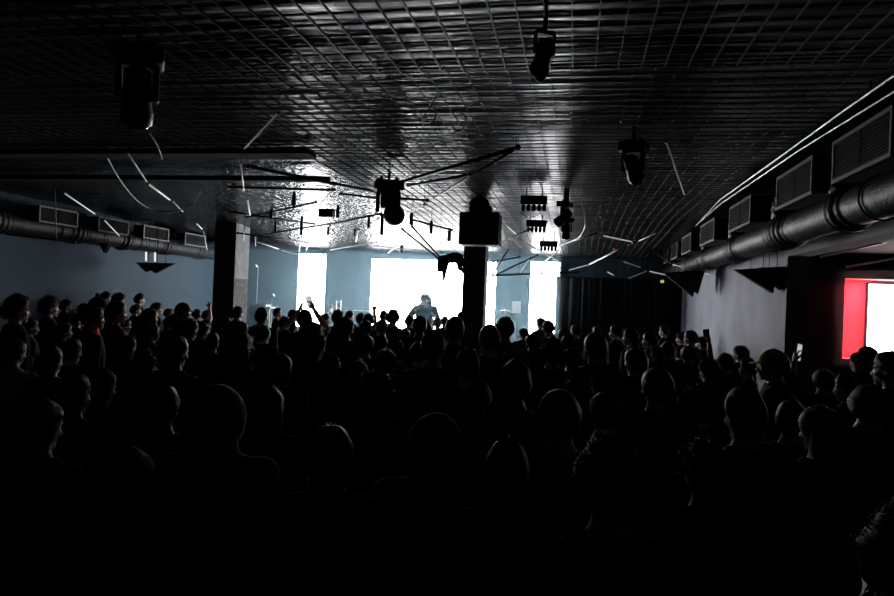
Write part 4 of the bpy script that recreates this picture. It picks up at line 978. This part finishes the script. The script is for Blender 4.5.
C(905, 503, 74, 'curly', 'black', -.5, 'very near dark person cut by the bottom right corner')
C(478, 378, 34, 'short', 'black', 'b', 'dark-haired person right of the large brown hair, hidden in darkness')
C(516, 358, 34, 'short', 'black', 'b', 'wide dark-haired person below the pale cap')
C(604, 391, 30, 'short', 'black', 'b', 'dark-haired person below the frizzy hair')
C(282, 352, 28, 'short', 'black', 'b', 'dark-haired person with faint lit cheek below the arms holding the phone')
C(270, 385, 38, 'long', 'black', 'b', 'dark long hair right of the big hooded person')
C(745, 385, 34, 'short', 'black', 'b', 'dark-haired person left below the yellow cap')


# dim heads filling the dark mass in front of the blue wall
C(30, 318, 20, 'short', 'black', 'r', 'dark-haired person low between the two large profiles at the far left')
C(64, 322, 20, 'bob', 'black', 'r', 'dark-haired person below the small dim profile on the left')
C(78, 313, 16, 'short', 'black', 'r', 'dark-haired person just left of the red neck scarf')
C(73, 338, 24, 'short', 'black', 'qr', 'dark-haired person left below the red neck scarf')
C(124, 318, 18, 'short', 'black', 'r', 'dark-haired person right of the red neck scarf')
C(52, 345, 28, 'short', 'black', 'qr', 'dark-haired person below the second profile from the left edge')
C(128, 335, 22, 'short', 'black', 'qr', 'dark-haired person above left of the tousled spiky hair')
C(203, 322, 18, 'short', 'black', 'b', 'dark-haired person in front of the dark side of the concrete pillar')
C(226, 317, 14, 'short', 'black', 'b', 'small dark-haired person at the left foot of the concrete pillar')
C(76, 372, 36, 'short', 'black', 'qr', 'dark-haired person right of the pale grey top')
C(165, 384, 40, 'short', 'black', 'b', 'dark-haired person below the tousled spiky hair')
C(508, 436, 52, 'long', 'black', 'b', 'near dark-haired person right of the hooded person at the bottom centre')
C(610, 432, 50, 'curly', 'black', 'b', 'near dark-haired person at the bottom right of centre')
C(705, 436, 50, 'spiky', 'black', 'b', 'near dark-haired person at the bottom right, before the dim curly head')
# phones held by four people
def phone(P, q, label, lit):
    o, base, sc, yaw = P; g = get_body(o.data.name.replace('body_', '').split('.')[0]); a_ = -1 if o.data.name.endswith('L') else 1
    M = o.matrix_basis; w = M @ (g['wr'][a_]+g['hd'][a_][0].normalized()*.105+g['hd'][a_][1].normalized()*.028)
    d = (M.to_3x3() @ g['hd'][a_][0]).normalized(); vd = (O-w).normalized()
    t = thing('phone', label, 'phone', w, 0, 'phones held up in the crowd'); X = d.cross(vd).normalized(); Yv = X.cross(d).normalized()
    R = Matrix((X, d, Yv)).transposed().to_4x4() @ Matrix.Rotation(q, 4, 'Y')
    b = bmesh.new(); box(b, (-.038, -.08, -.005), (.038, .08, .005), .004, R); obj('body', b, black, t)
    b = bmesh.new(); box(b, (-.033, -.072, .0055), (.033, .072, .0062), 0, R); obj('display', b, mat('phone_screen', (.1, .1, .1), .2, emit=(.8, .9, 1), estr=.55) if lit else mat('dark_glass', (.01, .01, .012), .1), t)
if PH: phone(PH, .0, 'phone with lit screen held up by two raised hands before the left screen', True)
if RP: phone(RP, 1.0, 'glowing phone held up beside the dark opening on the right', True)
if RH: phone(RH, -.3, 'dark phone raised against the pale right wall', False)
if True:
    LP = [o for o in COL.objects if o.get('label', '').startswith('person holding up a small phone')]
    if LP: phone((LP[0], 0, 0, 0), .0, 'small dim phone raised against the blue wall on the left', False)
#ENDPEOPLE#

# performer on the stage
TZ = get_hair('wavy', 0); p = atY(425.5, 293.5, 16.1); sc = (p.z-.4)/TOPZ['wavy'][0]
add_person(p.x, p.y, .4, sc, PI*.93, 'wavy', 'black', 'mic', 'long', 'black', 0, 'long-haired singer standing on stage before the big white screen', 'performers on the stage', 1.36)
g = get_body('mic'); w_ = g['wr'][1]; R = Matrix.Translation(p-Vector((0, 0, p.z-.4))) @ Matrix.Rotation(PI*.93, 4, 'Z') @ Matrix.Diagonal((sc*1.36, sc*1.36, sc, 1))
hp_ = R @ (w_+Vector((-.05, .03, .06))); mo = R @ (HC+Vector((.0, .13, -.075)))
t = thing('microphone', 'microphone held to the mouth of the singer on stage', 'microphone', hp_); dv = (mo-hp_)
b = bmesh.new(); tube(b, [-dv*.4, dv*.75], [.011, .016], 10); obj('handle', b, black, t, True); b = bmesh.new(); ellips(b, dv*.92, (.026, .026, .026), 12, 10); obj('mesh_head', b, pipem, t, True)
p = atY(331, 304.5, 16.4); get_hair('short', 0); sc = (p.z-.4)/TOPZ['short'][0]
add_person(p.x, p.y, .4, sc, PI, 'short', 'auburn', 'down', 'tee', 'grey', 0, 'musician standing at the back of the stage before the blue strip', 'performers on the stage')

# ------------------------------------------------------------------ light
def light(kind, name, loc, tgt, energy, col, size=1., size_y=None, spot=None):
    l = bpy.data.lights.new(name, kind); l.energy = energy; l.color = col
    if kind == 'AREA': l.shape = 'RECTANGLE'; l.size = size; l.size_y = size_y or size
    if kind == 'SPOT': l.spot_size = spot or 1.2; l.spot_blend = .8; l.shadow_soft_size = size
    o = bpy.data.objects.new(name, l); COL.objects.link(o); o.location = loc
    d = Vector(tgt)-Vector(loc); o.rotation_euler = d.to_track_quat('-Z', 'Y').to_euler(); return o
# unseen bluish spots added over the stage to brighten the back wall
light('SPOT', 'stage_wash', (-6.2, 14.6, 3.08), (-6.2, 18, 1.8), 70, (.45, .78, 1), .1, spot=1.7)
light('SPOT', 'stage_wash', (-1.6, 14.6, 3.08), (-1.4, 18, 1.8), 70, (.45, .78, 1), .1, spot=1.5)
light('SPOT', 'stage_wash', (-8.2, 15.0, 3.08), (-8.6, 18, 2.0), 12, (.45, .78, 1), .1, spot=1.5)
# the bar: a lit white panel and red lamps in the niche
wp = mat('bar_panel_white', (.2, .2, .2), .5, emit=(1, .95, .96), estr=11.)
xw0 = atY(869, 310, SY1+.4).x
t = thing('light_box', 'bright white light panel glowing in the red niche on the right', 'lamp', ((xw0+SX)/2, SY1+.42, 1.25))
b = bmesh.new(); hw = (SX-xw0)/2; box(b, (-hw, 0, .05), (hw-.03, .02, 1.3)); obj('diffuser', b, wp, t)
b = bmesh.new(); box(b, (-hw-.02, .021, .0), (hw-.03, .1, 1.33)); obj('housing', b, matte, t)
rt_ = mat('red_tube', (.5, .05, .06), .4, emit=(1, .06, .10), estr=19)
t = thing('red_lamp_tube', 'red lamp tube along the left inner edge of the glowing niche', 'lamp', (pL+.06, SY1+.3, 1.26))
b = bmesh.new(); cyl(b, (0, 0, 0), (0, 0, 1.3), .02, 10); obj('tube', b, rt_, t)
for zz in (0, 1.3): b = bmesh.new(); cyl(b, (0, 0, zz-.02), (0, 0, zz+.02), .026, 10); obj('end_cap', b, black, t)
light('AREA', 'red_bar_lamp', (5.2, SY1+.3, 2.55), (5.0, SY1+.5, 1.2), 40, (1, .08, .12), 1.2, .1)

w = bpy.data.worlds.new('world'); scn.world = w; w.use_nodes = True; w.node_tree.nodes['Background'].inputs[0].default_value = (0, 0, 0, 1)
vsx = scn.view_settings; scn.display_settings.display_device = 'sRGB'; vsx.view_transform = 'Standard'; vsx.look = 'None'; vsx.exposure = 0; vsx.gamma = 1; vsx.use_curve_mapping = False
scn.cycles.use_denoising = True; scn.cycles.max_bounces = 8; scn.cycles.volume_bounces = 1; scn.cycles.diffuse_bounces = 4; scn.cycles.glossy_bounces = 4
scn.cycles.sample_clamp_indirect = 6.0
